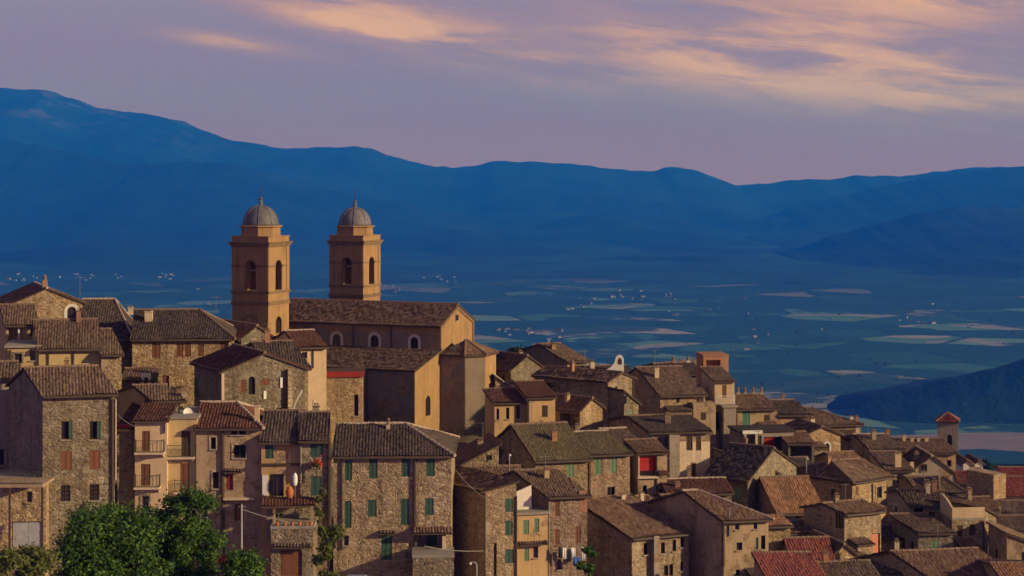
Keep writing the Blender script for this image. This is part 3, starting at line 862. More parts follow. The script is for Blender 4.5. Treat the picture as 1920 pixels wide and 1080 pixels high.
BUILT = {}
def H(key, name, label, xa, xb, ye, Y, phi, dep, roof, yr, wall='stone_tan', tile='tile_brown', h=9.0, psi=None, wins=(), cat='house', **kw):
    """a house from the photo: front wall between columns xa and xb, its left edge Y metres away, turned phi degrees; eave row ye, ridge row yr"""
    psi = phi if psi is None else psi
    kA, kB = (xa - HX) / F, (xb - HX) / F
    X0 = kA * Y
    c, sn = math.cos(R(phi)), math.sin(R(phi))
    W = (kB * Y - X0) / (c - kB * sn)
    YB = Y + W * sn
    kx, ky = -math.sin(R(psi)) * dep, math.cos(R(psi)) * dep
    ze = zpx(ye, YB if roof == 'shedr' else Y)
    Yr = {'side': Y + W / 2 * sn + ky / 2, 'hip': Y + W / 2 * sn + ky / 2, 'front': Y + W / 2 * sn, 'shedf': Y + W / 2 * sn + ky, 'shedl': YB, 'shedr': Y, 'flat': Y, 'none': Y}[roof]
    rise = zpx(yr, Yr) - ze if yr else 0.0
    run = {'side': dep / 2, 'hip': dep / 2, 'front': W / 2, 'shedf': dep, 'shedl': W, 'shedr': W}.get(roof, 1)
    if roof in ('side', 'hip', 'front', 'shedf', 'shedl', 'shedr'):
        lo, hi = run * 0.14, run * 0.75
        if not lo <= rise <= hi: print('ROOF', key, 'rise %.2f run %.2f' % (rise, run)); rise = min(max(rise, lo), hi)
    he = max(h, 2.0) + 3.0
    far = Y > 185
    if len(wins) < 3 and key[0] in 'RGE' and roof != 'none' and key not in ('R16', 'R17b', 'R10b', 'E10', 'E12', 'R4', 'R12'):
        rw = random.Random(key); wins = list(wins)          # small windows high on the otherwise bare walls
        n = max(1, int(W / 2.2))
        for i in range(n):
            if rw.random() < .3: continue
            u = W * (i + .5) / n + rw.uniform(-.3, .3); ww = rw.uniform(.5, .8); t = rw.uniform(.55, .9); hh = rw.uniform(.8, 1.3)
            wins.append(('F', u - ww / 2, t, u + ww / 2, t + hh, rw.choice(['w', 'w', 'sb', 'sd', 'W', 'sp'])))
            if rw.random() < .6: wins.append(('F', u - ww / 2, t + hh + 1.3, u + ww / 2, t + 2 * hh + 1.4, rw.choice(['w', 'sd', 'w'])))
        if rw.random() < .6: wins.append(('L', dep * .35, .9, dep * .35 + .7, 1.9, 'w'))
        if rw.random() < .6: wins.append(('L', dep * .7, .9, dep * .7 + .6, 1.8, 'w'))
    hs = House(name, label, cat, (X0, Y, ze - he), phi, W, dep, he, rise, roof, wall, tile, delta=psi - phi,
               ops=wins, pitch=0.30 if far else 0.25, course=0.55 if far else 0.45, **kw)
    BUILT[key] = hs
    return hs
# ------------------------------------------------------------------ the church
CH_PHI = 67.6
CT = P3(503, 562, 200.0)                     # near corner of the first tower
CT.z = 0
_b = Vector((math.cos(R(CH_PHI)), math.sin(R(CH_PHI)), 0)); _a = Vector((math.sin(R(CH_PHI)), -math.cos(R(CH_PHI)), 0))
CH_BASE = CZ - 30.0
church = link('church', None, None, Vector((CT.x, CT.y, CH_BASE)))
church.rotation_euler = (0, 0, R(CH_PHI))
tag(church, 'big ochre church with two domed bell towers and a long tiled nave', 'church')
def ch_block(key, a, m, W, dep, ze, rise, roof, wall, wn, rn, wins=(), **kw):
    """block of the church: a metres along the nave towards us, m across; heights below eye level"""
    OFFS[church.name] = Vector((m, -a, 0))
    o = CT + _a * a + _b * m
    hs = House('x', None, None, (o.x, o.y, CH_BASE), CH_PHI, W, dep, (CZ + ze) - CH_BASE, rise, roof, wall, 'tile_warm', root=church, ops=wins,
               wall_name=wn, roof_name=rn, pitch=0.29, course=0.5, gutter=False, **kw)
    BUILT[key] = hs
    return hs
nave = ch_block('nave', 16.62, 9.16, 9.31, 21.4, -16.77, 2.05, 'front', 'church_ochre', 'nave_wall', 'nave_roof', o=0.3, sag=0.03, ridge='mortar_ridge_brown',
                wins=[('l', 624, 626, 639, 658, 'A'), ('l', 695, 628, 710, 661, 'A'), ('l', 770, 632, 784, 663, 'A'), ('f', 854, 590, 858, 601, 'w')])
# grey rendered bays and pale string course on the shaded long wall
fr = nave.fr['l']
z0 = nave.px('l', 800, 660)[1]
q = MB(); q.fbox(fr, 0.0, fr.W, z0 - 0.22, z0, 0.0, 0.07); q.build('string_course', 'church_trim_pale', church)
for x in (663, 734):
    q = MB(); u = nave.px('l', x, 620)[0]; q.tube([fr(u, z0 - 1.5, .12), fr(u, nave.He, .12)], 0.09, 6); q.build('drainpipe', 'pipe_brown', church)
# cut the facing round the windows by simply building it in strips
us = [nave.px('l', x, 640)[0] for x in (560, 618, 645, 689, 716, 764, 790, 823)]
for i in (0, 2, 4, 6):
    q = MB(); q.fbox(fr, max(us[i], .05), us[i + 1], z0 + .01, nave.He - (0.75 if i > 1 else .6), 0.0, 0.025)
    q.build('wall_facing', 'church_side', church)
fr = nave.fr['f']
q = MB()
for u0, u1 in ((0, .32), (8.99, 9.31)): q.fbox(fr, u0, u1, 0, nave.He, 0.0, 0.10)
for sgn in (0, 1):
    pts = [(0, nave.He), (4.655, nave.He + nave.rise), (4.655, nave.He + nave.rise - .4), (0, nave.He - .4)]
    if sgn: pts = [(9.31 - u, z) for u, z in reversed(pts)]
    q.face([fr(u, z, .11) for u, z in (reversed(pts) if not sgn else reversed(pts))])
    q.face([fr(u, z, .0) for u, z in pts][2:4] + [fr(u, z, .11) for u, z in pts][2:4][::-1])
q.build('gable_trim', 'church_trim', church)

aisle = ch_block('aisle', 16.62, 2.65, 6.5, 21.4, -21.1, 1.6, 'shedl', 'church_ochre', 'aisle_wall', 'aisle_roof', sag=0.03, o=0.3,
                 wins=[('f', 798, 742, 807, 780, 'a'), ('f', 783, 812, 787, 818, 'w'), ('f', 804, 806, 808, 816, 'w')])
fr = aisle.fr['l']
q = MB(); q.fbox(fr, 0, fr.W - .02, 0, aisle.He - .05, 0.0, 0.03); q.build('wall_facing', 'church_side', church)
q = MB(); u = aisle.px('l', 688, 700)[0]; q.tube([fr(u, 0, .12), fr(u, aisle.He, .12)], 0.09, 6); q.build('drainpipe', 'pipe_brown', church)
ch_block('aisle2', 16.62, 18.5, 6.5, 21.4, -21.1, 1.6, 'shedr', 'church_ochre', 'aisle_wall', 'aisle_roof', sag=0.03)

# apse: a many-sided block closing the nave
OFFS[church.name] = Vector((9.16, -16.62, 0))
ap = [(0.0, 0.0), (0.0, -3.05), (1.71, -4.76), (4.77, -4.76), (6.48, -3.05), (6.48, 0.0)]
apz = CZ - 19.95 - CH_BASE
mb = MB()
for i in range(5):
    p, q2 = ap[i], ap[i + 1]
    f = frame(p, q2)
    if i == 2:
        wall_face(mb, f, f.W, 2.6, apz, [(1.0, 1.5, apz - 4.9, apz - 3.3, False, 0.3)])
        wf = f
    else: wall_face(mb, f, f.W, 2.6, apz)
mb.build('apse_wall', 'church_ochre', church)
window_parts(wf, 1.0, 1.5, apz - 4.9, apz - 3.3, 'w', church, 0.25)
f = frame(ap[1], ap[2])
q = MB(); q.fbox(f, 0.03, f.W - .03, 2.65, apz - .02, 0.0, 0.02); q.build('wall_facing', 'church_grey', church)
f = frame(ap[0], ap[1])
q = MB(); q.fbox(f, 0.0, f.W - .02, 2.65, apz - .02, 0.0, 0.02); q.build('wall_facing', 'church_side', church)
mb = MB()
for i in range(5):
    f = frame(ap[i], ap[i + 1]); mb.fbox(f, -.1, f.W + .1, 0.0, 2.6, -.3, 0.14)
mb.build('plinth', 'stone_grey', church)
apex = Vector((3.2, -1.7, apz + 1.5))
ring = []
cx, cy2 = 3.2, -2.0
for p in ap:
    d = Vector((p[0] - cx, p[1] - cy2, 0)); d = d * (1 + .35 / d.length)
    ring.append(Vector((cx + d.x, cy2 + d.y, apz + .05)))
ro = roof_object([[ring[i], ring[i + 1], apex] for i in range(5)], 'tile_warm', church, 77, 0.29, 0.5, name='apse_roof', sag=0.02)
for i in range(1, 5): ridge_cap(ring[i], apex, ro)

# bell towers
def tower(m, dz):
    S = 4.6
    OFFS[church.name] = Vector((m, 0, 0))
    def z(y): return (CZ - (y - HY) / 17.0) - CH_BASE + dz
    def fr4(e=0.0): 
        c = [(-e, -e), (S + e, -e), (S + e, S + e), (-e, S + e)]
        return [frame(c[i], c[(i + 1) % 4]) for i in range(4)]
    mb = MB()
    for f in fr4(): wall_face(mb, f, S, 0.0, z(548), [(S / 2 - .65, S / 2 + .65, z(628), z(596), True, .35)] if f.n.y < -.5 and m == 0 else ())
    for f in fr4(): wall_face(mb, f, S, z(548), z(461), [(S / 2 - .72, S / 2 + .72, z(546), z(489), True, .55)], thick=.55, inner=True)
    c = [(0, 0), (S, 0), (S, S), (0, S)]
    mb.face([(x, y, z(547.9)) for x, y in c]); mb.face([(x, y, z(461)) for x, y in reversed(c)])
    sh = mb.build('bell_tower', 'church_ochre', church)
    if m == 0:
        f = fr4()[0]
        window_parts(f, S / 2 - .65, S / 2 + .65, z(628), z(596), 'a', church, .35)
        # blind lunette low on the shaded side
        f = fr4()[3]; q = MB(); r_ = 1.0
        for j in range(10):
            a0, a1 = math.pi * j / 10, math.pi * (j + 1) / 10
            def pt(rr, a, d): return f(S / 2 + rr * math.cos(a), z(612) + rr * math.sin(a), d)
            q.face([pt(r_, a0, .07), pt(r_ + .25, a0, .07), pt(r_ + .25, a1, .07), pt(r_, a1, .07)])
            q.face([pt(r_ + .25, a0, .07), pt(r_ + .25, a0, 0), pt(r_ + .25, a1, 0), pt(r_ + .25, a1, .07)])
        q.build('blind_arch', 'church_trim', sh)
    sh_off = OFFS.pop(church.name)
    q = MB()
    def belt(y0, y1, e):
        a, b = -e, S + e
        q.box((a, a, z(y1)), (b, b, z(y0)))
    def belt_ring(y0, y1, e):      # a ring only, so that the belfry stays open
        q = MB()
        for i, f in enumerate(fr4()): q.fbox(f, -e if i % 2 == 0 else 0, S + (e if i % 2 == 0 else 0), z(y1), z(y0), -.05, e)
        q.build('string_course', 'church_trim', sh)
    belt_ring(566, 573, .10); belt_ring(547, 551, .14)
    for f in fr4():                # impost band either side of the opening
        for u0, u1 in ((-.06, S / 2 - .75), (S / 2 + .75, S + .06)): q2 = MB(); q2.fbox(f, u0, u1, z(502), z(498), 0, .08); q2.build('impost', 'church_trim', sh)
    q = MB()
    belt(461, 464, .10); belt(456.5, 461, .22); belt(454.5, 456.5, .36)
    q.build('cornice', 'church_trim', sh)
    q = MB(); belt(445, 454.5, .02); belt(443.5, 445, .10); q.build('attic', 'church_ochre', sh)
    for f in fr4():                # corner pilasters
        for u0, u1 in ((0.0, .62), (S - .62, S)): q = MB(); q.fbox(f, u0, u1, z(546.5), z(464), 0, .06); q.build('pilaster', 'church_ochre', sh)
    ctr = (S / 2, S / 2, 0)
    q = MB(); q.lathe((S / 2, S / 2, z(443.5)), [(2.32, 0), (2.32, .12), (2.2, .14), (2.2, .95), (2.45, 1.0), (2.45, 1.15), (2.05, 1.2)], 8, rot=math.pi / 8); q.build('drum', 'church_ochre', sh)
    zz = z(443.5) + 1.18
    prof = [(1.98 * math.cos(R(a)) ** .9, 2.2 * math.sin(R(a))) for a in range(0, 86, 5)]
    q = MB(); q.lathe((S / 2, S / 2, zz), prof, 32); q.build('dome', 'lead_dome', sh, smooth=True)
    q = MB()
    for kk in range(8):
        g = math.pi / 4 * kk + math.pi / 8
        q.tube([(S / 2 + (r + .015) * math.cos(g), S / 2 + (r + .015) * math.sin(g), zz + h) for r, h in prof], .05, 5)
    q.build('dome_rib', 'lead_dome', sh)
    zt = zz + 2.15
    q = MB(); q.lathe((S / 2, S / 2, zt), [(.34, 0), (.34, .1), (.2, .14), (.17, .3), (.26, .34), (.27, .5), (.15, .58), (.1, .68), (.2, .76), (.22, .86), (.17, .95), (.06, 1.0)], 12); q.build('finial', 'lead_dome', sh)
    q = MB(); q.tube([(S / 2, S / 2, zt + .9), (S / 2, S / 2, zt + 2.3)], .035, 6); q.tube([(S / 2 - .28, S / 2, zt + 1.8), (S / 2 + .28, S / 2, zt + 1.8)], .03, 6); q.build('cross', 'metal_dark', sh)
    # a bell hangs inside
    q = MB(); q.lathe((S / 2, S / 2, z(530)), [(.55, 0), (.5, .1), (.38, .45), (.33, .75), (.2, .9), (.08, 1.0)], 14); q.tube([(.3, S / 2, z(508)), (S - .3, S / 2, z(508))], .09, 6); q.build('bell', 'galvanised', sh)
tower(0.0, 0.0)
tower(22.9, -0.6)
OFFS.clear()
for a, m in ((16, 3), (16, 24), (-4, 3), (-4, 24), (21, 9), (6, 0), (0, 0), (0, 27), (21, 15)):
    p = CT + _a * a + _b * m; GROUND_PTS.append((p.x, p.y, CH_BASE + 1.5))

# ------------------------------------------------------------------ houses, left part of the town
h = H('L1', 'stone_house', 'tall square stone house with green, brown and barred windows above the big green tree', 80, 215, 742, 142, 15, 8.5, 'side', 691, 'stone_tan', 'tile_brown', h=14.5, psi=33,
      wins=[('f', 115, 790, 129, 824, 'ogr'), ('f', 168, 790, 182, 824, 'ogr'), ('f', 114, 846, 135, 881, 'sb'), ('f', 168, 844, 188, 880, 'sb'), ('f', 114, 910, 132, 940, 'G'), ('f', 168, 908, 186, 938, 'G')])
h.pipe(211, 748, 968, rad=.11); h.pipe(217, 748, 900, mat='plaster_pale', rad=.05)
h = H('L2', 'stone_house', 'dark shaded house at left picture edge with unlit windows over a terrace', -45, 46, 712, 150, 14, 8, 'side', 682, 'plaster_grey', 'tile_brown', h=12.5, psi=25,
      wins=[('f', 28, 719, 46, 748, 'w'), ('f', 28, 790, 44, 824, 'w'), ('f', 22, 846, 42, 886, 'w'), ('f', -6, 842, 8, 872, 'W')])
h = H('L3', 'plaster_house', 'long cream house with wide brown roof below the gabled stone house', 73, 190, 654, 165, 12, 8, 'side', 602, 'plaster_yellow', 'tile_brown', h=8, psi=20)
h.pipe(91, 660, 700); h.pipe(138, 660, 700)
h = H('L3d', 'terrace_house', 'low cream wing with tiny window under the orange lit loggia', 14, 73, 652, 164.8, 10, 5.5, 'flat', None, 'plaster_yellow', 'concrete', h=7, g=.25,
      wins=[('f', 27, 663, 41, 681, 'W'), ('f', 56, 658, 66, 676, 'w')])
h.pipe(20, 656, 690)
h = H('L3b', 'stone_house', 'narrow stone end house with drooping brown roof left of the brown shuttered house', 190, 228, 664, 165.5, 12, 8, 'side', 620, 'stone_warm', 'tile_brown', h=9, psi=28)
h = H('L3c', 'loggia_house', 'small house with orange lit loggia under dark eave at left edge', 11, 70, 609, 171, 12, 6, 'side', 574, 'plaster_ochre', 'tile_brown', h=8, psi=24,
      wins=[('f', 16, 613, 42, 642, 'hs')])
h.slab(34, 37, 612, 645, d0=.02, d1=.16, mat='white_paint', name='post')
h = H('L4', 'gabled_house', 'gabled stone house with arched window, highest roof at far left', 20, 155, 571, 186, 22, 10, 'front', 542, 'stone_warm', 'tile_warm', h=8, ridge='mortar_ridge',
      wins=[('f', 126, 575, 143, 598, 'A')])
h.chimney(84, 522, .05, .5, 'brick', 1)
h.antenna(150, 518, .5)
h = H('L5b', 'stone_house', 'house with broad dark roof and pale ridge behind the gabled stone house', 150, 252, 642, 183, 8, 15, 'hip', 563, 'stone_grey', 'tile_dark', h=8, psi=10, ridge='mortar_ridge', hl=0)
h.chimney(245, 590, .35, .5, 'plaster_pale')
h = H('L5', 'stone_house', 'wide stone house with row of brown shutters left of the near bell tower', 248, 437, 636, 178, 5, 12, 'hip', 583, 'stone_warm', 'tile_dark', h=10, psi=8, hl=0, hr=3.5,
      wins=[('f', 285, 644, 301, 671, 'sb'), ('f', 331, 643, 344, 669, 'sb'), ('f', 346, 643, 358, 669, 'sb'), ('f', 371, 644, 382, 668, 'sb'), ('f', 413, 642, 423, 668, 'sb'), ('f', 305, 704, 317, 727, 'Db')])
h.chimney(279, 581, .3, .75, 'plaster_pale'); h.antenna(405, 592, .5)
h = H('L6', 'gabled_house', 'rough stone gabled house with arched door and reddish roof below the church tower', 418, 572, 697, 160, 20, 8.5, 'front', 664, 'stone_tan', 'tile_red', h=7.5, psi=27,
      wins=[('f', 466, 706, 478, 740, 'a'), ('f', 451, 712, 462, 735, 'sb'), ('f', 489, 711, 505, 722, 'sb'), ('f', 518, 764, 536, 785, 'w'), ('l', 350, 706, 372, 742, 'sg')])
h.slab(525, 530, 708, 727, d0=.0, d1=.1, mat='white_paint', name='niche_panel'); h.slab(494, 499, 733, 748, d0=.0, d1=.1, mat='white_paint', name='niche_panel')
h.slab(415, 420, 700, 762, d0=.0, d1=.14, mat='plaster_pale', name='corner_post')
h.slab(538, 546, 692, 778, d0=.0, d1=.45, mat='stone_quoin', name='buttress_or_gap_slab')
h = H('L7', 'stone_house', 'stone house with arched window and slanting brown roof behind the rough gabled house', 505, 578, 691, 166, 12, 9, 'side', 643, 'stone_tan', 'tile_dark', h=10, psi=28,
      wins=[('f', 543, 704, 558, 726, 'a')])
h = H('L8', 'small_house', 'low house with rusty pantile roof at the foot of near bell tower', 452, 510, 635, 187, 35, 9, 'front', 612, 'stone_grey', 'tile_orange', h=9)
h = H('L9', 'plaster_house', 'pale yellow house with dark red hipped roof beside the near tower', 560, 612, 652, 180, 18, 9, 'side', 622, 'plaster_cream', 'tile_red', h=10, psi=24, ridge='mortar_ridge',
      wins=[('f', 566, 660, 576, 672, 'w')])
h.pipe(587, 655, 690)
h = H('L10', 'annex', 'flat roofed stone annex with red fascia against the church side', 612, 680, 706, 184, 4, 6, 'flat', None, 'stone_warm', 'tile_warm', h=9,
      wins=[('f', 664, 740, 672, 780, 'w')])
h.slab(606, 682, 697, 707, d0=-.05, d1=.22, mat='door_red', name='fascia')
h = H('L11', 'small_house', 'tiny lean-to with white framed niche below the brown shuttered house', 229, 290, 714, 172, 6, 4, 'shedf', 700, 'stone_tan', 'tile_brown', h=4, gutter=False)
h.slab(266, 283, 700, 723, d0=.05, d1=.3, mat='white_paint', name='niche'); h.slab(271, 278, 707, 719, d0=.3, d1=.33, mat='wood_dark', name='niche_dark_panel')  # dark panel on the solid box is painted shade for the niche hollow

# middle row, left
h = H('C5', 'small_house', 'small house with brown roof and dark gable side above the balcony house', 285, 343, 753, 150, 12, 7.5, 'side', 725, 'plaster_ochre', 'tile_brown', h=5, psi=34)
h.chimney(344, 748, .1, .35, 'plaster_grey')
h.pipe(304, 756, 775)
h = H('C6', 'stone_house', 'slim stained stone house squeezed between tall stone house and balcony house', 220, 254, 806, 145.5, 2, 9, 'shedf', 762, 'stone_warm', 'tile_red', h=11, gutter=False)
h.slab(221, 253, 796, 808, d0=.0, d1=.12, mat='door_red', name='fascia')
h = H('C4', 'balcony_house', 'cream plastered house with brown doors and four iron balconies', 253, 313, 790, 145, 2, 8, 'shedf', 757, 'plaster_cream', 'tile_red', h=11.5, gutter=False,
      wins=[('f', 266, 808, 281, 846, 'sb'), ('f', 264, 870, 282, 911, 'sb'), ('f', 266, 930, 279, 953, 'W')])
h.balcony(255, 310, 846, out=.9); h.balcony(254, 302, 911, out=.9)
h.pipe(309, 792, 812, mat='pipe_brown')
R_ = H('C4b', 'balcony_house', 'pale yellow house wing with tall grey shutters and balconies beside the red roof', 313, 370, 786, 145.7, 4, 6, 'flat', None, 'plaster_yellow', 'concrete', h=12.2, g=.12,
      wins=[('f', 340, 808, 357, 856, 'sd'), ('f', 338, 868, 355, 921, 'sb')])
R_.balcony(314, 366, 856, out=.55); R_.balcony(327, 364, 921, out=.55)
R_.dish(352, 774, .3, .4); R_.slab(329, 332, 762, 790, d0=-2.0, d1=-1.85, mat='metal_dark', name='post')
h = H('C3', 'stone_house', 'stone house with dark red roof, white framed window and red door', 368, 490, 803, 145.6, 3, 8.5, 'hip', 757, 'plaster_tan', 'tile_red', h=11.5, psi=3, hl=0, hr=2.4, ridge='mortar_ridge',
      wins=[('f', 395, 820, 405, 842, 'W'), ('f', 438, 834, 461, 859, 'W'), ('f', 433, 805, 445, 815, 'w'), ('f', 448, 805, 461, 815, 'w'), ('f', 399, 885, 410, 916, 'W'),
            ('f', 424, 886, 437, 919, 'Rr'), ('f', 440, 945, 456, 976, 'Db'), ('f', 377, 952, 389, 969, 'W')])
h.pipe(418, 806, 1040, rad=.14, mat='pipe_brown'); h.canopy(421, 455, 884, out=.5, drop=.15, mat='tile_brown'); h.balcony(420, 478, 932, out=.6, rail=False)
h.chimney(482, 757, .1, .38, 'plaster_cream')
h = H('C2', 'stucco_house', 'yellow stained house with green shutters above the tiled terrace canopy', 490, 563, 828, 145.3, 3, 8, 'side', 773, 'plaster_ochre', 'tile_dark', h=9.5, psi=2,
      wins=[('f', 497, 833, 513, 860, 'sg'), ('f', 505, 889, 532, 931, 'w')])
h.slab(487, 565, 869, 873, d0=.0, d1=.16, mat='wood_dark', name='string_course')
h.slab(492, 503, 891, 929, d0=.02, d1=.09, mat='white_paint', name='open_shutter')
h = H('C2b', 'stone_house', 'rough stone house with green shutters and hanging red flowers', 563, 615, 826, 145.1, 3, 8, 'side', 776, 'stone_tan', 'tile_dark', h=10.5, psi=6,
      wins=[('f', 582, 830, 606, 857, 'sg'), ('f', 583, 893, 603, 929, 'sg')])
h.pipe(564, 828, 900, mat='pipe_grey'); h.pipe(618, 830, 985, rad=.16)  # second, thick dark pipe is added for the shaded gap beside the house
# the wide front house
h = H('C1', 'stone_house', 'wide stone front house with two rows of green shutters and hipped brown roof', 625, 846, 855, 145.4, 3, 9.5, 'hip', 797, 'stone_tan', 'tile_dark', h=11, psi=0, hl=0, hr=4.0, ridge='mortar_ridge',
      wins=[('f', 647, 863, 660, 901, 'sg'), ('f', 692, 859, 708, 897, 'sg'), ('f', 753, 858, 769, 894, 'sg'), ('f', 799, 856, 815, 893, 'sg'),
            ('f', 646, 939, 659, 990, 'sg'), ('f', 690, 937, 706, 969, 'sg'), ('f', 751, 935, 767, 984, 'sg'), ('f', 797, 934, 813, 966, 'sg'),
            ('f', 715, 1001, 735, 1050, 'sg'), ('f', 645, 1004, 654, 1023, 'W'), ('f', 784, 1002, 820, 1042, 'hs')])
h.pipe(641, 860, 1030, rad=.07); h.pipe(778, 858, 1040, rad=.12)
h.canopy(711, 743, 999, out=.5, drop=.15, mat='tile_brown'); h.canopy(775, 849, 996, out=1.1, drop=.3, mat='tile_warm')
h.balcony(760, 822, 1042, out=1.2, mat='plaster_grey')
h.slab(800, 818, 1003, 1040, d0=-.85, d1=-.78, mat='shutter_green', name='door_leaf'); h.slab(829, 836, 1000, 1045, d0=.0, d1=.9, mat='plaster_pale', name='canopy_post')
h.chimney(728, 797, .42, .3, 'plaster_pale', 1)
h = H('C1b', 'stone_wall_house', 'low stone outbuilding under the balcony of wide front house', 774, 851, 1046, 142.6, 3, 3.0, 'flat', None, 'stone_tan', 'concrete', h=4, g=.05)
h.dish(818, 1030, -.05, .0001) if False else None

# terrace porch in front of the yellow stucco house
h = H('C2t', 'terrace', 'terrace with reddish tiled canopy, dark porch and clay pots', 508, 588, 992, 141.2, 2, 4.2, 'flat', None, 'stone_tan', 'concrete', h=4.5, g=.05,
      wins=[('f', 526, 1032, 566, 1080, 'Db')])
h.canopy(514, 586, 1024, out=.6, drop=.2, mat='tile_brown')
for x in (520, 534, 548, 562, 575, 583):
    p, _ = h.at(x, .05); q = MB(); q.lathe((p.x, p.y, h.He + .22), [(.09, 0), (.13, .22), (.15, .24), (.15, .28), (.08, .28)], 8); q.build('clay_pot', 'terracotta_pot', h.root)
top = P3(490, 936, 143.6)
pc = link('porch_canopy', None, None, P3(488, 992, 143.4)); tag(pc, 'reddish tiled porch canopy on posts above the clay pot terrace', 'canopy')
sl = [P3(489, 950, 142.2), P3(592, 948, 142.6), P3(588, 932, 144.9), P3(492, 934, 144.8)]
roof_object([[p - pc.location for p in sl]], 'tile_red', pc, 91, .25, .45, .14)
for x in (514, 584):
    q = MB(); a = P3(x, 950, 142.5) - pc.location; b = P3(x, 994, 142.5) - pc.location; q.box((a.x - .1, a.y - .1, b.z), (a.x + .1, a.y + .1, a.z)); q.build('post', 'plaster_tan', pc)
q = MB(); a = P3(540, 986, 144.7) - pc.location; b = P3(565, 940, 144.7) - pc.location
q.box((P3(500, 0, 144.7).x - pc.location.x, a.y, a.z - 1.2), (P3(562, 0, 144.7).x - pc.location.x, a.y + .2, b.z)); q.build('porch_wall', 'plaster_grey', pc)
# ------------------------------------------------------------------ centre: below and right of the church
h = H('D4', 'brick_house', 'lean-to house with orange tile verge and tiny window under the apse', 856, 935, 876, 163, 10, 6, 'shedl', 835, 'stone_warm', 'tile_orange', h=6, g=.3,
      wins=[('f', 916, 853, 922, 863, 'w')])
h = H('D5', 'stone_house', 'low house with slanted brown roof between orange verge and street lamp', 872, 1000, 912, 157, 10, 7, 'side', 878, 'stone_tan', 'tile_warm', h=7, psi=22)
h.chimney(900, 893, .05, .3, 'plaster_pale')
h = H('D1', 'stone_house', 'stone house with three stacked green shutters and dark left wall', 908, 968, 922, 148, 14, 9, 'shedl', 905, 'stone_tan', 'tile_warm', h=8, psi=33,
      wins=[('f', 947, 935, 962, 960, 'sg'), ('f', 947, 976, 961, 1004, 'sg'), ('f', 947, 1030, 963, 1056, 'sg'), ('f', 926, 1018, 931, 1080, 'w')])
h.pipe(968, 930, 1080); h.pipe(909, 925, 1080, mat='pipe_brown')
h = H('D2', 'plaster_house', 'ochre plastered house with pale green shutters and roof terrace', 969, 1027, 966, 149.5, 14, 6, 'flat', None, 'plaster_ochre', 'concrete', h=6.5,
      wins=[('f', 981, 975, 992, 1002, 'sp'), ('f', 1002, 972, 1011, 998, 'sp'), ('f', 983, 1028, 992, 1052, 'sp'), ('f', 1000, 1025, 1009, 1046, 'w')])
h.canopy(972, 1026, 1020, out=.6, drop=.15, mat='tile_brown')
# white plastered stair gable on that terrace
p0, _ = h.at(972, .1); p1, _ = h.at(1000, .1); q = MB(); z = h.He + .22
q.hexa([(p0.x, p0.y + .6, z), (p1.x, p1.y + .6, z), (p1.x, p1.y + .85, z), (p0.x, p0.y + .85, z), (p0.x, p0.y + .6, z + 1.5), (p1.x, p1.y + .6, z + 2.0), (p1.x, p1.y + .85, z + 2.0), (p0.x, p0.y + .85, z + 1.5)])
q.build('terrace_wall', 'plaster_white', h.root)
h = H('D3', 'stone_house', 'stone house with narrow brown windows and laundry hung across its front', 1026, 1101, 932, 150.5, 14, 9, 'side', 884, 'stone_pink', 'tile_brown', h=8.5, psi=36,
      wins=[('f', 1041, 938, 1049, 968, 'sb'), ('f', 1041, 992, 1049, 1021, 'sb'), ('f', 1079, 987, 1089, 1018, 'sb'), ('f', 1045, 1048, 1052, 1068, 'w')])
h.slab(1086, 1101, 920, 960, d0=.0, d1=.02, mat='brick', name='brick_patch')
h = H('R6', 'stone_house', 'house with wide mossy roof and dark gable side below the apse', 1003, 1105, 864, 169, 16, 10.5, 'side', 797, 'stone_warm', 'tile_mossy', h=7.5, psi=24,
      wins=[('f', 1063, 870, 1076, 894, 'sp')])
h.pipe(1106, 866, 930)
h = H('R6b', 'stone_house', 'pinkish stone house with two pale green shutters right of the mossy roof', 1105, 1181, 854, 171, 16, 10, 'side', 812, 'stone_pink', 'tile_mossy', h=8, psi=24, ridge='mortar_ridge',
      wins=[('f', 1115, 859, 1129, 889, 'sp'), ('f', 1144, 856, 1157, 886, 'sp')])
h = H('R6c', 'stone_house', 'short house with brown roof and whitewashed verge beside the red balcony', 1168, 1214, 848, 175, 16, 9, 'side', 806, 'stone_tan', 'tile_brown', h=7, psi=26, ridge='mortar_ridge')
h = H('R7', 'balcony_house', 'slim house with deep red curtained loggia under a tiled eave', 1196, 1251, 851, 173, 12, 4, 'shedf', 838, 'plaster_tan', 'tile_warm', h=7.5, gutter=False,
      wins=[('f', 1199, 856, 1231, 893, 'hs'), ('f', 1236, 918, 1242, 934, 'w'), ('f', 1205, 910, 1213, 930, 'w')])
h.slab(1199, 1231, 855, 884, d0=-.35, d1=-.25, mat='curtain_red', name='curtain'); h.slab(1194, 1234, 893, 897, d0=.0, d1=.35, mat='plaster_pale', name='ledge')
h.pipe(1231, 853, 940); h.pipe(1197, 853, 895, mat='plaster_pale')
h.canopy(1233, 1252, 889, out=.5, drop=.3, mat='tile_red')
h = H('R8', 'plaster_house', 'house with one bright cream bay and dark window pairs under brown roof', 1217, 1331, 812, 180, 10, 10, 'side', 781, 'plaster_tan', 'tile_dark', h=8, psi=20,
      wins=[('f', 1231, 820, 1240, 843, 'w'), ('f', 1243, 820, 1251, 843, 'w'), ('f', 1287, 818, 1298, 844, 'sd'), ('f', 1305, 818, 1314, 844, 'sd'), ('f', 1295, 869, 1305, 894, 'Db')])
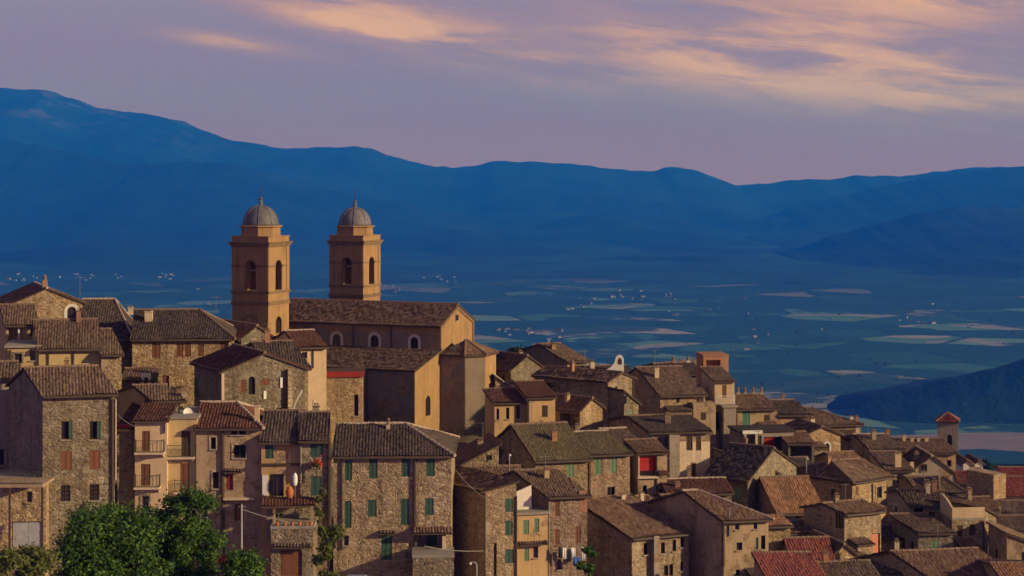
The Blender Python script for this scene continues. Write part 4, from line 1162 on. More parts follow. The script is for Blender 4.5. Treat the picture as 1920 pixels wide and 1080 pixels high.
for x0, x1, y0, y1 in ((1272, 1286.5, 828, 895), (1298.5, 1304.5, 828, 867), (1314.5, 1331, 828, 895), (1286.5, 1298.5, 845, 867), (1304.5, 1314.5, 845, 895), (1286.5, 1294.5, 867, 895)):
    h.slab(x0, x1, y0, y1, d0=.0, d1=.035, mat='plaster_pale', name='render_coat')
h.slab(1252, 1271, 814, 900, d0=.0, d1=.7, mat='plaster_grey', name='buttress_or_gap_slab')
h = H('R9', 'stone_house', 'orange stone house with broad roof behind the cream bay house', 1238, 1322, 742, 204, 12, 12, 'side', 690, 'stone_warm', 'tile_brown', h=9, psi=22,
      wins=[('f', 1268, 744, 1274, 755, 'w'), ('f', 1305, 748, 1312, 764, 'Db')])
h.chimney(1231, 688, .3, .5, 'plaster_pale')
h = H('R9b', 'plaster_house', 'plain tan plaster block standing above the cream bay house', 1300, 1342, 760, 203.5, 10, 2.5, 'flat', None, 'plaster_tan', 'plaster_tan', h=9, g=.04)
h = H('R10', 'plaster_house', 'narrow pale house with small balustrade below the terracotta loggia', 1340, 1377, 716, 206, 8, 6, 'shedf', 704, 'plaster_cream', 'tile_brown', h=12, gutter=False,
      wins=[('f', 1354, 722, 1362, 746, 'sb'), ('f', 1341, 772, 1356, 806, 'w')])
h.balcony(1342, 1376, 757, out=.7, rmat='white_paint')
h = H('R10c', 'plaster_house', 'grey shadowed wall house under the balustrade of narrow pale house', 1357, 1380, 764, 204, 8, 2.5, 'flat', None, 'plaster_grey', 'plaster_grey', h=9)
h = H('R10b', 'rooftop_loggia', 'terracotta coloured rooftop box with one wide dark opening', 1319, 1366, 669, 214, 6, 4, 'flat', None, 'terracotta_plaster', 'terracotta_plaster', h=5, g=.05,
      wins=[('f', 1324, 675, 1351, 691, 'hs')])
h = H('R11', 'stone_house', 'distant house with low dark roof and many chimneys beside the rooftop loggia', 1250, 1322, 703, 222, 10, 9, 'side', 683, 'stone_grey', 'tile_dark', h=7, psi=16)
for x, t in ((1262, 679), (1276, 676), (1290, 680), (1303, 674), (1312, 678)): h.chimney(x, t, .5, .4, rng.choice(['plaster_pale', 'brick', 'plaster_grey']), rng.choice([0, 1]))
h.antenna(1297, 668, .5)
h = H('R1', 'gabled_house', 'small gabled stone house touching the right side of the apse', 958, 1018, 694, 214, 38, 6, 'front', 668, 'stone_tan', 'tile_brown', h=7,
      wins=[('f', 977, 713, 985, 730, 'a')])
h = H('R2', 'stone_house', 'house with steep dark side wall and tall white chimney on skyline', 1063, 1102, 678, 224, 22, 11, 'side', 646, 'stone_tan', 'tile_brown', h=7, psi=38)
h.chimney(1001, 645, .9, .45, 'white_paint')
h = H('R3', 'barn', 'long stone building with shallow roof and one deep dark opening', 1140, 1188, 716, 196, 48, 10, 'front', 700, 'stone_tan', 'tile_warm', h=8, psi=52,
      wins=[('f', 1153, 725, 1158, 739, 'w'), ('f', 1154, 745, 1158, 758, 'w'), ('l', 1022, 718, 1050, 738, 'hs')])
h = H('R3b', 'small_house', 'small stepped stone annex at right end of the long stone building', 1170, 1197, 756, 193.5, 30, 3, 'shedr', 735, 'stone_tan', 'tile_brown', h=5, wins=[('f', 1169, 742, 1174, 757, 'w')])
h = H('R4', 'shed', 'little stone gabled shed with wide black doorway', 1088, 1130, 770, 187, 45, 6.5, 'front', 748, 'stone_warm', 'tile_warm', h=4.5, psi=48,
      wins=[('l', 1050, 775, 1086, 812, 'h')])
h = H('R5', 'plaster_house', 'ochre house with shuttered double window left of the little stone shed', 990, 1041, 747, 183, 12, 6, 'shedf', 737, 'plaster_ochre', 'tile_red', h=7, gutter=False,
      wins=[('f', 1016, 760, 1027, 782, 'sd')])
h = H('R5b', 'plaster_house', 'low ochre house with three narrow windows right of the apse', 927, 991, 757, 183, 12, 5, 'shedf', 745, 'plaster_ochre', 'tile_red', h=6, gutter=False,
      wins=[('f', 931, 766, 936, 787, 'w'), ('f', 949, 764, 955, 786, 'w'), ('f', 968, 760, 975, 785, 'sd')])
h = H('R5c', 'stone_house', 'stone wall house with sloping pale coping beside the apse', 929, 972, 738, 203, 12, 5, 'shedr', 702, 'stone_warm', 'mortar_ridge', h=5)
h.chimney(959, 735, .05, .8, 'plaster_cream', 1)
# white bell gable on the skyline
bc = link('bell_gable', None, None, P3(1155, 700, 222)); tag(bc, 'white curved bell gable with small arch on the skyline roofs', 'bell gable')
f = frame((-1.0, 0), (1.0, 0)); q = MB()
pts = [(-1.15, 0), (.95, 0), (.95, 1.8), (.78, 2.1), (.45, 2.28), (.1, 2.15), (-.05, 1.9), (-.2, 1.3), (-.6, .8), (-1.1, .5)]
for d, rev in ((.25, 0), (-.25, 1)):
    pp = [(u, d * -1, z) for u, z in pts]
    q.face(pp if not rev else pp[::-1])
for i in range(len(pts)):
    a, b = pts[i], pts[(i + 1) % len(pts)]; q.face([(a[0], .25, a[1]), (b[0], .25, b[1]), (b[0], -.25, b[1]), (a[0], -.25, a[1])])
q.build('wall', 'white_paint', bc)
q = MB(); ar = [(.2, 1.1), (.7, 1.1), (.7, 1.65), (.6, 1.85), (.45, 1.92), (.3, 1.85), (.2, 1.65)]
q.face([(u, -.262, z) for u, z in ar]); q.build('arch_dark_face', 'wood_dark', bc)  # flat dark face on the solid wall, standing for the shade inside the arch
GROUND_PTS.append((bc.location.x, bc.location.y, bc.location.z - 1.0))
h = H('R12', 'stone_house', 'low roofed house carrying the white bell gable', 1098, 1192, 704, 220, 8, 8, 'side', 690, 'stone_grey', 'tile_dark', h=6, psi=14)

# ------------------------------------------------------------------ right: houses running down the hill
h = H('R13', 'stone_house', 'tan house with one teal shutter above the porch with red door', 1380, 1457, 768, 209, 8, 9, 'side', 742, 'plaster_tan', 'tile_brown', h=6, psi=16,
      wins=[('f', 1392, 770, 1406, 798, 'st')])
for x in (1384, 1397, 1412, 1428): h.chimney(x, 739, .5, .35, 'plaster_grey', 1)
h = H('R14', 'stone_house', 'stone house with stepped brown roof right of the teal shutter', 1457, 1518, 779, 210, 8, 9, 'side', 752, 'stone_pink', 'tile_dark', h=6, psi=16)
h.slab(1500, 1513, 800, 816, d0=.0, d1=.12, mat='plaster_pale', name='niche')
h = H('R15', 'stone_house', 'house with broad sloping roof forming the right skyline edge', 1530, 1614, 798, 222, 10, 10, 'hip', 766, 'stone_tan', 'tile_brown', h=8, psi=18, hl=0, hr=4)
h.chimney(1596, 792, .1, .35, 'plaster_pale'); h.chimney(1606, 798, .1, .35, 'brick')
h = H('R16', 'porch_house', 'deep dark porch with white lintel, posts and a red door panel', 1386, 1488, 811, 198, 8, 4, 'flat', None, 'plaster_grey', 'tile_dark', h=4.5,
      wins=[('f', 1390, 817, 1428, 855, 'h'), ('f', 1432, 819, 1484, 856, 'h')])
h.slab(1391, 1428, 807, 813, d0=.1, d1=.4, mat='white_paint', name='lintel')
for x in (1394, 1415): h.slab(x, x + 4, 813, 858, d0=.1, d1=.35, mat='plaster_pale', name='post')
h.slab(1434, 1452, 821, 848, d0=-.3, d1=-.2, mat='curtain_red', name='red_panel')
h = H('R17', 'stone_house', 'gabled stone house with bright arched doorway below the skyline roofs', 1505, 1576, 818, 204, 16, 7, 'front', 801, 'stone_warm', 'tile_brown', h=5.5,
      wins=[('f', 1546, 831, 1555, 856, 'A')])
h = H('R17b', 'open_shed', 'tiled open shed with black interior left of the bright arched doorway', 1478, 1527, 833, 196, 6, 4, 'shedf', 822, 'stone_grey', 'tile_warm', h=4.5, gutter=False,
      wins=[('f', 1482, 838, 1522, 876, 'h')])
h = H('R18', 'stone_house', 'stone house with roof edge sloping down right beside the dark roof', 1398, 1457, 888, 180, 10, 7, 'shedr', 863, 'stone_tan', 'tile_brown', h=6, psi=20,
      wins=[('f', 1411, 905, 1417, 923, 'w')])
h.chimney(1457, 868, .1, .3, 'plaster_pale')
h = H('R18b', 'stone_house', 'house with steep roof in deep shadow right of the cream bay', 1322, 1402, 893, 178, -34, 11, 'side', 838, 'stone_grey', 'tile_dark', h=5, psi=-34)
h = H('R19', 'stone_house', 'long low purple brown roof house under the cream bay house', 1252, 1372, 927, 171, 6, 7, 'side', 900, 'stone_tan', 'tile_red', h=6, psi=6, ridge='mortar_ridge')
h.pipe(1289, 905, 925); h.chimney(1270, 917, .2, .4, 'brick')
h = H('R20', 'stone_house', 'tall tan house with tiny square windows and hipped roof at bottom centre right', 1353, 1441, 977, 155, 14, 10, 'hip', 921, 'plaster_tan', 'tile_warm', h=8, psi=34, hl=0, hr=3.0, ridge='mortar_ridge',
      wins=[('f', 1381, 1017, 1392, 1032, 'w'), ('f', 1413, 980, 1420, 992, 'w'), ('f', 1378, 983, 1386, 993, 'w'), ('f', 1380, 1068, 1388, 1079, 'w'), ('f', 1424, 1067, 1430, 1080, 'w'), ('f', 1417, 1008, 1422, 1030, 'sg'), ('f', 1427, 1004, 1435, 1030, 'w')])
h.pipe(1367, 952, 1005, mat='pipe_grey'); h.pipe(1356, 985, 1062, rad=.12)
h = H('R21', 'stone_house', 'house with big sloping tiled roof and black side wall at bottom centre', 1185, 1291, 1010, 154, 26, 8, 'shedf', 937, 'stone_tan', 'tile_warm', h=6, psi=34,
      wins=[('f', 1207, 1018, 1215, 1040, 'w'), ('f', 1239, 1017, 1247, 1038, 'w'), ('f', 1261, 1012, 1268, 1034, 'w'), ('f', 1276, 1008, 1283, 1026, 'w'), ('f', 1245, 1060, 1253, 1080, 'w'), ('f', 1255, 1058, 1262, 1080, 'w'), ('f', 1276, 1053, 1281, 1071, 'w')])
h.slab(1221, 1231, 1004, 1080, d0=.0, d1=.5, mat='plaster_grey', name='buttress_or_gap_slab')  # added slab, stands in for the dark gap that splits this wall
h.chimney(1203, 935, .92, .35, 'plaster_pale'); h.chimney(1168, 932, .92, .35, 'plaster_pale')
h = H('R22', 'stone_house', 'narrow house with chimney and orange brown sloping roof at bottom centre', 1291, 1322, 988, 159, 18, 8.5, 'shedf', 938, 'stone_tan', 'tile_warm', h=7, psi=32,
      wins=[('f', 1306, 991, 1314, 1007, 'w'), ('f', 1306, 1048, 1312, 1064, 'W')])
h.chimney(1275, 948, .45, .4, 'plaster_pale')
h = H('R23', 'small_house', 'low bluish shaded house with tiled lean-to roof near the laundry', 1098, 1150, 1009, 160, 4, 5, 'shedf', 990, 'plaster_grey', 'tile_warm', h=5, gutter=False,
      wins=[('f', 1114, 1016, 1125, 1040, 'w'), ('f', 1116, 1065, 1125, 1080, 'w')])
h = H('E1', 'stone_house', 'ruinous stone house with crumbling orange brown roof', 1456, 1543, 962, 172, 10, 8.5, 'side', 897, 'stone_warm', 'tile_orange', h=5, psi=12,
      wins=[('f', 1490, 966, 1500, 985, 'w'), ('f', 1470, 968, 1478, 984, 'w')])
h = H('E2', 'stone_house', 'house with hipped roof, dark wall and glowing orange side wall', 1598, 1662, 905, 180, 40, 8.5, 'hip', 866, 'stone_warm', 'tile_brown', h=8, psi=46,
      wins=[('f', 1604, 912, 1609, 928, 'sb')])
h.pipe(1635, 908, 990, mat='pipe_brown'); h.chimney(1553, 872, .5, .45, 'brick')
h = H('E2b', 'stone_house', 'slim tall stone house on the edge of dark street gap', 1641, 1673, 897, 186, 24, 6, 'shedf', 884, 'stone_tan', 'tile_warm', h=9, gutter=False, wins=[('f', 1659, 935, 1664, 950, 'w')])
h = H('E3', 'stone_house', 'stone house with black side wall, white framed window and pink awning', 1583, 1652, 965, 163, 26, 4.6, 'side', 943, 'stone_tan', 'tile_warm', h=7, psi=42,
      wins=[('l', 1568, 960, 1582, 990, 'W'), ('f', 1634, 1000, 1650, 1042, 'Dp'), ('f', 1622, 1014, 1630, 1036, 'Db')])
h.balcony(1630, 1652, 1042, out=.5, rail=False)
h = H('E17', 'small_house', 'small lit house with red brown roof above the hipped roof house', 1590, 1641, 882, 196, 18, 8, 'side', 850, 'stone_warm', 'tile_warm', h=6, psi=28)
h.chimney(1617, 870, .1, .45, 'plaster_cream')
h = H('E4', 'gabled_house', 'gabled house with bright red roof slope and pale wall lamp at bottom right of centre', 1484, 1562, 1054, 156, 6, 6, 'side', 1011, 'plaster_tan', 'tile_bright_red', h=4.5, psi=0, ridge='mortar_ridge_brown')
h = H('E4b', 'stone_house', 'stone gable with brown verge right of the bright red roof slope', 1562, 1602, 1040, 157.5, 16, 6, 'front', 1022, 'stone_warm', 'tile_brown', h=5)
h = H('E5', 'small_house', 'house with flat red sheet roof at the bottom edge', 1440, 1546, 1086, 146, 4, 5.5, 'shedf', 1046, 'plaster_tan', 'tile_bright_red', h=4, gutter=False)
h = H('E6', 'stone_house', 'house with mossy brown roof right of the red roofs at bottom edge', 1552, 1650, 1090, 148, 8, 6, 'side', 1056, 'stone_tan', 'tile_brown', h=4)
h = H('E7', 'stone_house', 'house with long brown roof at the bottom right edge', 1745, 1905, 1086, 150, 10, 9, 'side', 1034, 'stone_tan', 'tile_warm', h=5, psi=32)
h = H('E8', 'terrace_house', 'stone house with curved cream roof terrace parapet and two brown shutters', 1785, 1846, 976, 168, 6, 8, 'flat', None, 'stone_tan', 'concrete', h=7, g=.03,
      wins=[('f', 1795, 985, 1804, 1006, 'sd'), ('f', 1818, 983, 1829, 1004, 'sd')])
f = h.fr['f']; q = MB(); z = h.He + .22; n = 10
q.fbox(f, 0, f.W, z, z + .95, -.2, .05)
for i in range(n):
    a0, a1 = R(90 * i / n), R(90 * (i + 1) / n)
    q.hexa([f(0, z, -.2 - 3 * i / n), f(.2, z, -.2 - 3 * i / n), f(.2, z, -.2 - 3 * (i + 1) / n), f(0, z, -.2 - 3 * (i + 1) / n),
            f(0, z + .95 + .8 * math.sin(a0), -.2 - 3 * i / n), f(.2, z + .95 + .8 * math.sin(a0), -.2 - 3 * i / n), f(.2, z + .95 + .8 * math.sin(a1), -.2 - 3 * (i + 1) / n), f(0, z + .95 + .8 * math.sin(a1), -.2 - 3 * (i + 1) / n)])
q.build('parapet', 'plaster_cream', h.root)
h = H('E8b', 'stone_house', 'narrow orange lit wing beside the curved terrace parapet', 1846, 1868, 968, 168.6, 44, 6, 'shedr', 955, 'stone_warm', 'tile_warm', h=8,
      wins=[('f', 1851, 995, 1856, 1014, 'sb'), ('f', 1849, 1022, 1855, 1050, 'sb')])
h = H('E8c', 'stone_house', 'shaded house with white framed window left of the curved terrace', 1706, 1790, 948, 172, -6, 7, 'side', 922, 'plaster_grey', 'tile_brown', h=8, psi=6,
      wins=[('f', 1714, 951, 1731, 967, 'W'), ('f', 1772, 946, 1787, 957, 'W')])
h.chimney(1740, 905, .4, .4, 'plaster_pale')
h = H('E8d', 'small_house', 'low stone lean-to with lamp and tiled roof under the shaded house', 1722, 1786, 1001, 165, 4, 5, 'shedf', 972, 'stone_grey', 'tile_brown', h=5, psi=16, gutter=False)
h = H('E8e', 'stone_house', 'house with layered brown roof above the curved terrace', 1762, 1812, 926, 180, 4, 8, 'hip', 897, 'plaster_ochre', 'tile_brown', h=5)
h = H('E8f', 'stone_house', 'house with broad tan roof falling right behind curved terrace', 1800, 1870, 960, 176, 6, 7, 'side', 935, 'stone_warm', 'tile_warm', h=6, psi=0)
h = H('E9', 'stone_house', 'house with wide brown roof and pale coping on the lower right skyline', 1632, 1692, 844, 214, 6, 9, 'side', 816, 'stone_grey', 'tile_brown', h=6, psi=14, ridge='mortar_ridge')
h.chimney(1664, 806, .5, .45, 'brick')
h = H('E9b', 'stone_house', 'house with lichen brown roof in front of the square belfry', 1696, 1792, 850, 236, 0, 10, 'side', 824, 'plaster_ochre', 'tile_warm', h=6, psi=8)
for x, t in ((1695, 815), (1710, 820), (1722, 822), (1737, 824)): h.chimney(x, t, .4, .4, 'plaster_pale')
h = H('E9c', 'gabled_house', 'grey gabled house with white verge under the lichen roof', 1708, 1786, 884, 208, 2, 7, 'front', 856, 'plaster_grey', 'tile_brown', h=7, ridge='mortar_ridge', wins=[('f', 1727, 870, 1738, 884, 'w')])
h.slab(1705, 1712, 866, 918, d0=.0, d1=.4, mat='plaster_pale', name='corner_pier')
h = H('E9d', 'stone_house', 'grey house with square dark window in the street gap', 1664, 1712, 884, 204, 4, 7, 'shedf', 866, 'plaster_grey', 'tile_brown', h=9, gutter=False, wins=[('f', 1682, 890, 1694, 907, 'w')])
h.chimney(1683, 848, .2, .7, 'plaster_cream')
h = H('E11', 'red_roof_house', 'grey house with long clean red roof below the far pale field', 1798, 1868, 906, 222, -6, 8, 'side', 886, 'plaster_grey', 'tile_clean_red', h=6, wins=[('f', 1840, 912, 1846, 925, 'w')])
h = H('E12', 'stone_tower_house', 'slim sunlit stone tower house right of the long red roof', 1863, 1886, 894, 196, 30, 4, 'flat', None, 'stone_warm', 'stone_warm', h=10, g=.02)
h = H('E13', 'red_roof_house', 'red roofed house at right picture edge behind the slim tower house', 1884, 1945, 896, 226, -6, 8, 'side', 879, 'plaster_tan', 'tile_clean_red', h=6)
h = H('E13b', 'red_roof_house', 'nearer red roofed house with small dark window at right edge', 1892, 1950, 932, 206, -4, 7, 'shedf', 914, 'plaster_grey', 'tile_clean_red', h=6, gutter=False, wins=[('f', 1897, 940, 1908, 952, 'w')])
h = H('E14', 'stone_house', 'dark house with greyish tile roof at right edge below red roofs', 1869, 1945, 997, 172, 0, 8, 'side', 970, 'stone_grey', 'tile_brown', h=8, wins=[('f', 1905, 1030, 1914, 1050, 'w')])
h = H('E14b', 'small_house', 'small house with pale pillar in the bottom right corner', 1888, 1945, 1022, 163, 4, 5, 'shedr', 1002, 'plaster_tan', 'tile_brown', h=5)
h = H('E15', 'small_house', 'rust red roof corner at the bottom right picture corner', 1882, 1950, 1088, 146, 0, 7, 'side', 1062, 'plaster_tan', 'tile_orange', h=4)
h = H('E16', 'white_house', 'small white house with brown roof left of the long red roof', 1806, 1822, 870, 262, 0, 6, 'front', 864, 'plaster_white', 'tile_warm', h=5)
h = H('E16b', 'white_house', 'second small white house just right of the other white one', 1828, 1843, 870, 264, 0, 6, 'front', 863, 'plaster_white', 'tile_brown', h=5)
# square belfry far down the slope
h = H('E10', 'belfry', 'square grey belfry with pyramid red roof on the right', 1757, 1797, 790, 300, -14, 3.5, 'hip', 775, 'plaster_grey', 'tile_clean_red', h=14, hl=1.74, hr=1.74, o=.2,
      wins=[('f', 1776, 815, 1785, 835, 'a')])
# filler houses deeper in the gaps, seen only as slivers
h = H('G1', 'stone_house', 'shadowed house glimpsed in the gap behind the street lamp', 935, 1000, 845, 176, 10, 6, 'side', 830, 'stone_grey', 'tile_dark', h=7)
h = H('G3', 'stone_house', 'stone house with dark arch in the hollow above crumbling roof', 1455, 1530, 880, 190, 8, 7, 'side', 862, 'stone_grey', 'tile_dark', h=6)
h = H('G4', 'stone_house', 'house with low tiled roof beside the slim tall stone house', 1655, 1720, 1012, 168, 6, 7, 'side', 990, 'stone_grey', 'tile_dark', h=6)

h = H('X1', 'small_house', 'small stone house wedged between tall tan house and crumbling roof', 1441, 1482, 988, 160, 12, 5, 'side', 973, 'stone_warm', 'tile_orange', h=5)
h = H('X2', 'small_house', 'low house with pale tan roof under the crumbling roof', 1480, 1532, 1001, 164, 10, 6, 'side', 985, 'stone_tan', 'tile_warm', h=5)
h = H('X3', 'small_house', 'tiny tiled house between red roofs and pink awning house', 1598, 1640, 1062, 157, 10, 5, 'side', 1046, 'stone_tan', 'tile_brown', h=4)
h = H('X5', 'stone_pier_house', 'thin grey house standing in the dark street gap', 1686, 1704, 964, 176, 6, 3, 'shedf', 955, 'stone_grey', 'tile_brown', h=7, gutter=False)
h = H('X6', 'small_house', 'low dark roofed house at bottom edge left of the long brown roof', 1648, 1706, 1076, 153, 4, 6, 'side', 1057, 'stone_grey', 'tile_brown', h=4)
h = H('X7', 'stone_house', 'grey house with brown roof below the red roofs at right edge', 1868, 1935, 962, 187, 2, 7, 'side', 942, 'plaster_grey', 'tile_brown', h=6)
h = H('X8', 'small_house', 'small house with tiled roof below the white verge gable', 1714, 1762, 913, 197, 4, 6, 'side', 896, 'stone_tan', 'tile_warm', h=5)
h = H('X10', 'small_house', 'small house tucked left of the tall tan house roof', 1252, 1292, 947, 164, 8, 5, 'side', 931, 'stone_tan', 'tile_brown', h=5)
h = H('X11', 'small_house', 'small tiled house in the hollow right of sloping roof edge', 1462, 1506, 895, 187, 10, 5, 'side', 880, 'plaster_tan', 'tile_brown', h=5)

# left terrace on posts
h = H('LT', 'garage', 'stone garage with grey metal door under the posted terrace', -30, 86, 908, 140.5, 4, 5, 'flat', None, 'stone_warm', 'concrete', h=6, g=.15,
      wins=[('f', 22, 978, 80, 1026, 'Dw'), ('f', 50, 922, 60, 942, 'w')])
pt = link('terrace', None, None, P3(20, 1026, 138.2)); tag(pt, 'roof terrace slab on thin posts with iron railing at left edge', 'terrace')
q = MB(); a = P3(-20, 905, 138.6) - pt.location; b = P3(86, 905, 138.6) - pt.location
q.box((a.x, a.y - .9, a.z - .22), (b.x, a.y + 2.6, a.z)); q.build('slab', 'plaster_tan', pt)
for x in (21, 82):
    q = MB(); c = P3(x, 0, 138.2).x - pt.location.x; q.box((c - .07, -.5, -1.5), (c + .07, -.36, a.z - .22)); q.build('post', 'wood_dark', pt)
q = MB()
for zz in (.1, .95): q.tube([(a.x + .1, a.y - .8, a.z + zz), (b.x - .1, a.y - .8, a.z + zz)], .03, 5)
n = 22
for i in range(n + 1): x = a.x + .1 + (b.x - a.x - .2) * i / n; q.tube([(x, a.y - .8, a.z), (x, a.y - .8, a.z + .95)], .014, 4)
q.build('railing', 'metal_dark', pt)

# chimneys, aerials and downpipes on the roofs that have none yet
rc = random.Random(4)
for k_ in ('D4', 'D3', 'R6', 'R6b', 'R8', 'R9', 'R3', 'R4', 'R14', 'R17', 'R18b', 'R19', 'E1', 'E3', 'E6', 'E7', 'E8c', 'E8f', 'E9', 'E9c', 'E11', 'E14', 'G3', 'G4', 'R12', 'L1', 'L3', 'L7', 'C2b', 'R2', 'R1'):
    hs = BUILT[k_]
    for _ in range(rc.choice([1, 1, 2])):
        v_ = rc.uniform(.2, .8); p = hs.k * v_ + Vector((hs.W * rc.uniform(.15, .85), 0, 0)); w_ = rc.uniform(.35, .6)
        z_ = hs.roofz(p.x, p.y); t_ = z_ + rc.uniform(.7, 1.2)
        q = MB(); q.box((p.x - w_ / 2, p.y - w_ * .4, z_ - .3), (p.x + w_ / 2, p.y + w_ * .4, t_)); q.box((p.x - w_ / 2 - .06, p.y - w_ * .4 - .06, t_), (p.x + w_ / 2 + .06, p.y + w_ * .4 + .06, t_ + .07), 1)
        q.box((p.x - w_ * .3, p.y - w_ * .2, t_ + .07), (p.x - w_ * .15, p.y + w_ * .2, t_ + .22), 1); q.box((p.x + w_ * .15, p.y - w_ * .2, t_ + .07), (p.x + w_ * .3, p.y + w_ * .2, t_ + .22), 1)
        q.box((p.x - w_ * .42, p.y - w_ * .34, t_ + .22), (p.x + w_ * .42, p.y + w_ * .34, t_ + .28), 1)
        q.build('chimney', [rc.choice(['plaster_tan', 'brick', 'plaster_grey', 'stone_tan', 'plaster_pale']), 'mortar_ridge_brown'], hs.roof)
    if rc.random() < .55:
        p = hs.k * .5 + Vector((hs.W * rc.uniform(.2, .8), 0, 0)); z_ = hs.roofz(p.x, p.y); t_ = z_ + rc.uniform(1.3, 2.4)
        q = MB(); q.tube([(p.x, p.y, z_ - .1), (p.x, p.y, t_)], .025, 5); q.tube([(p.x - .5, p.y, t_ - .1), (p.x + .5, p.y, t_ - .1)], .015, 4)
        for i in range(5): q.tube([(p.x - .45 + .22 * i, p.y - .25, t_ - .1), (p.x - .45 + .22 * i, p.y + .25, t_ - .1)], .012, 4)
        q.build('antenna', 'pipe_grey', hs.roof)
for k_ in ('R9', 'R13', 'R14', 'R20', 'R22', 'E1', 'E8', 'R3', 'R5', 'D3', 'L5', 'R8'):
    hs = BUILT[k_]; f = hs.fr['f']; u = f.W * rc.choice([.04, .96]); q = MB(); q.tube([f(u, 0, .1), f(u, hs.He - .05, .1)], .06, 6); q.build('drainpipe', rc.choice(['pipe_brown', 'pipe_grey']), hs.root)

# lean-tos and small wings built against the bigger houses
def annex(k_, u0, w_, down, dep, label, wall, tile, kind='shedf', win=True):
    hs = BUILT[k_]
    he = hs.He - down
    o = hs.world(Vector((u0, -dep, 0)))
    ops = [('F', w_ * .3, .5, w_ * .3 + .6, 1.4, 'w'), ('F', w_ * .65, .45, w_ * .65 + .6, 1.5, 'sd')] if win else []
    a_ = House('annex', label, 'annex', o, math.degrees(hs.phi), w_, dep, he, .22 * dep if kind == 'shedf' else .8, kind, wall, tile, ops=ops, gutter=False, o=.25, g=.12, pitch=.27, course=.5, ground=False)
    return a_
annex('R9', .6, 2.6, 1.7, 1.6, 'low lean-to against the orange stone house with broad roof', 'plaster_tan', 'tile_brown')
annex('R13', 2.6, 2.0, 1.9, 1.2, 'tiny lean-to beside the teal shutter', 'stone_tan', 'tile_warm', win=False)
annex('R20', 2.2, 2.0, 4.6, 1.4, 'low tiled wing at the foot of the tall tan house', 'stone_tan', 'tile_brown')
annex('E1', 1.6, 2.6, 1.6, 2.0, 'collapsed looking lean-to in front of the ruinous stone house', 'stone_warm', 'tile_orange')
annex('E2', 1.2, 2.2, 2.8, 1.5, 'small wing on the glowing orange side wall', 'plaster_ochre', 'tile_warm')
annex('E3', .5, 1.7, 2.6, 1.3, 'little tiled porch on the stone house with pink awning', 'stone_tan', 'tile_brown', win=False)
annex('E8', .3, 1.6, 2.2, 1.4, 'small tiled wing under the curved terrace parapet', 'stone_tan', 'tile_warm')
annex('E9', .8, 2.4, 1.5, 2.2, 'lean-to under the wide roof with pale coping', 'plaster_ochre', 'tile_brown')
annex('E9b', 1.0, 3.0, 1.8, 3.0, 'low wing in front of the lichen roofed house', 'stone_warm', 'tile_warm')
annex('E9c', 2.2, 2.0, 1.2, 2.2, 'small house front leaning on the grey gabled house', 'plaster_pale', 'tile_brown')
annex('E11', 1.5, 2.2, 1.6, 2.2, 'small shed in front of the long clean red roof', 'plaster_tan', 'tile_brown')
annex('E8c', 1.8, 1.6, 2.0, 1.6, 'narrow lean-to on the shaded house by the curved terrace', 'plaster_tan', 'tile_brown')
annex('E14', .6, 2.0, 2.0, 2.0, 'dark lean-to at the right edge below greyish tile roof', 'stone_grey', 'tile_brown')
annex('R17', .4, 1.8, 1.2, 1.8, 'tile covered entrance left of the bright arched doorway', 'stone_tan', 'tile_warm', win=False)
annex('R15', 2.6, 2.4, 1.4, 3.0, 'low wing under the broad sloping skyline roof', 'stone_warm', 'tile_brown')
annex('G3', 2.2, 2.0, 1.3, 2.0, 'small lean-to in the hollow above crumbling roof', 'plaster_tan', 'tile_warm')
annex('R19', 3.2, 2.2, 1.2, 1.4, 'little wing in front of the long purple brown roof', 'plaster_ochre', 'tile_brown')
# ------------------------------------------------------------------ the land
def fbm(x, y, z=0.0, o=5): return mnoise.fractal(Vector((x, y, z)), 1.0, 2.1, o)

# materials of the land
m, N = new_mat('hillside_soil')
P = pos(N)
n1 = N.noise(P, 0.35, 6, 0.65); n2 = N.noise(P, 3.0, 5, 0.7)
c = N.ramp(n1, [(0.35, (0.10, 0.085, 0.055)), (0.5, (0.15, 0.12, 0.08)), (0.65, (0.06, 0.075, 0.03))])
c = N.mix(0.6, c, N.ramp(n2, [(0.25, 0.4), (0.75, 1.0)]), 'MULTIPLY')
finish(N, c, 0.95, n2, 0.6, 0.1)

m, N = new_mat('valley_fields')
P = pos(N)
w = N.n('ShaderNodeTexNoise', {'Vector': P, 'Scale': 0.0028, 'Detail': 4.0})
Pd = N.n('ShaderNodeVectorMath', {0: P, 1: N.vmul(w.outputs['Color'], (90, 90, 0))}, operation='ADD').outputs[0]
v = N.n('ShaderNodeTexVoronoi', {'Vector': Pd, 'Scale': 1 / 210.0, 'Randomness': 1.0}, feature='F1', voronoi_dimensions='2D')
e = N.n('ShaderNodeTexVoronoi', {'Vector': Pd, 'Scale': 1 / 210.0, 'Randomness': 1.0}, feature='DISTANCE_TO_EDGE', voronoi_dimensions='2D')
sc = N.n('ShaderNodeSeparateColor', {0: v.outputs['Color']})
big = N.noise(P, 0.00055, 4, 0.6)
sel = N.math('ADD', sc.outputs[0], N.math('MULTIPLY', N.math('SUBTRACT', big, 0.5), 1.1))
c = N.ramp(sel, [(0.0, (0.012, 0.058, 0.055)), (0.34, (0.018, 0.076, 0.066)), (0.54, (0.036, 0.115, 0.092)), (0.66, (0.10, 0.195, 0.16)), (0.78, (0.20, 0.205, 0.20)), (0.88, (0.075, 0.165, 0.125)), (0.945, (0.26, 0.24, 0.24))], 'CONSTANT')
rows = N.noise(P, 0.02, 4, 0.6)
c = N.mix(0.35, c, N.ramp(rows, [(0.3, 0.55), (0.7, 1.15)]), 'MULTIPLY')
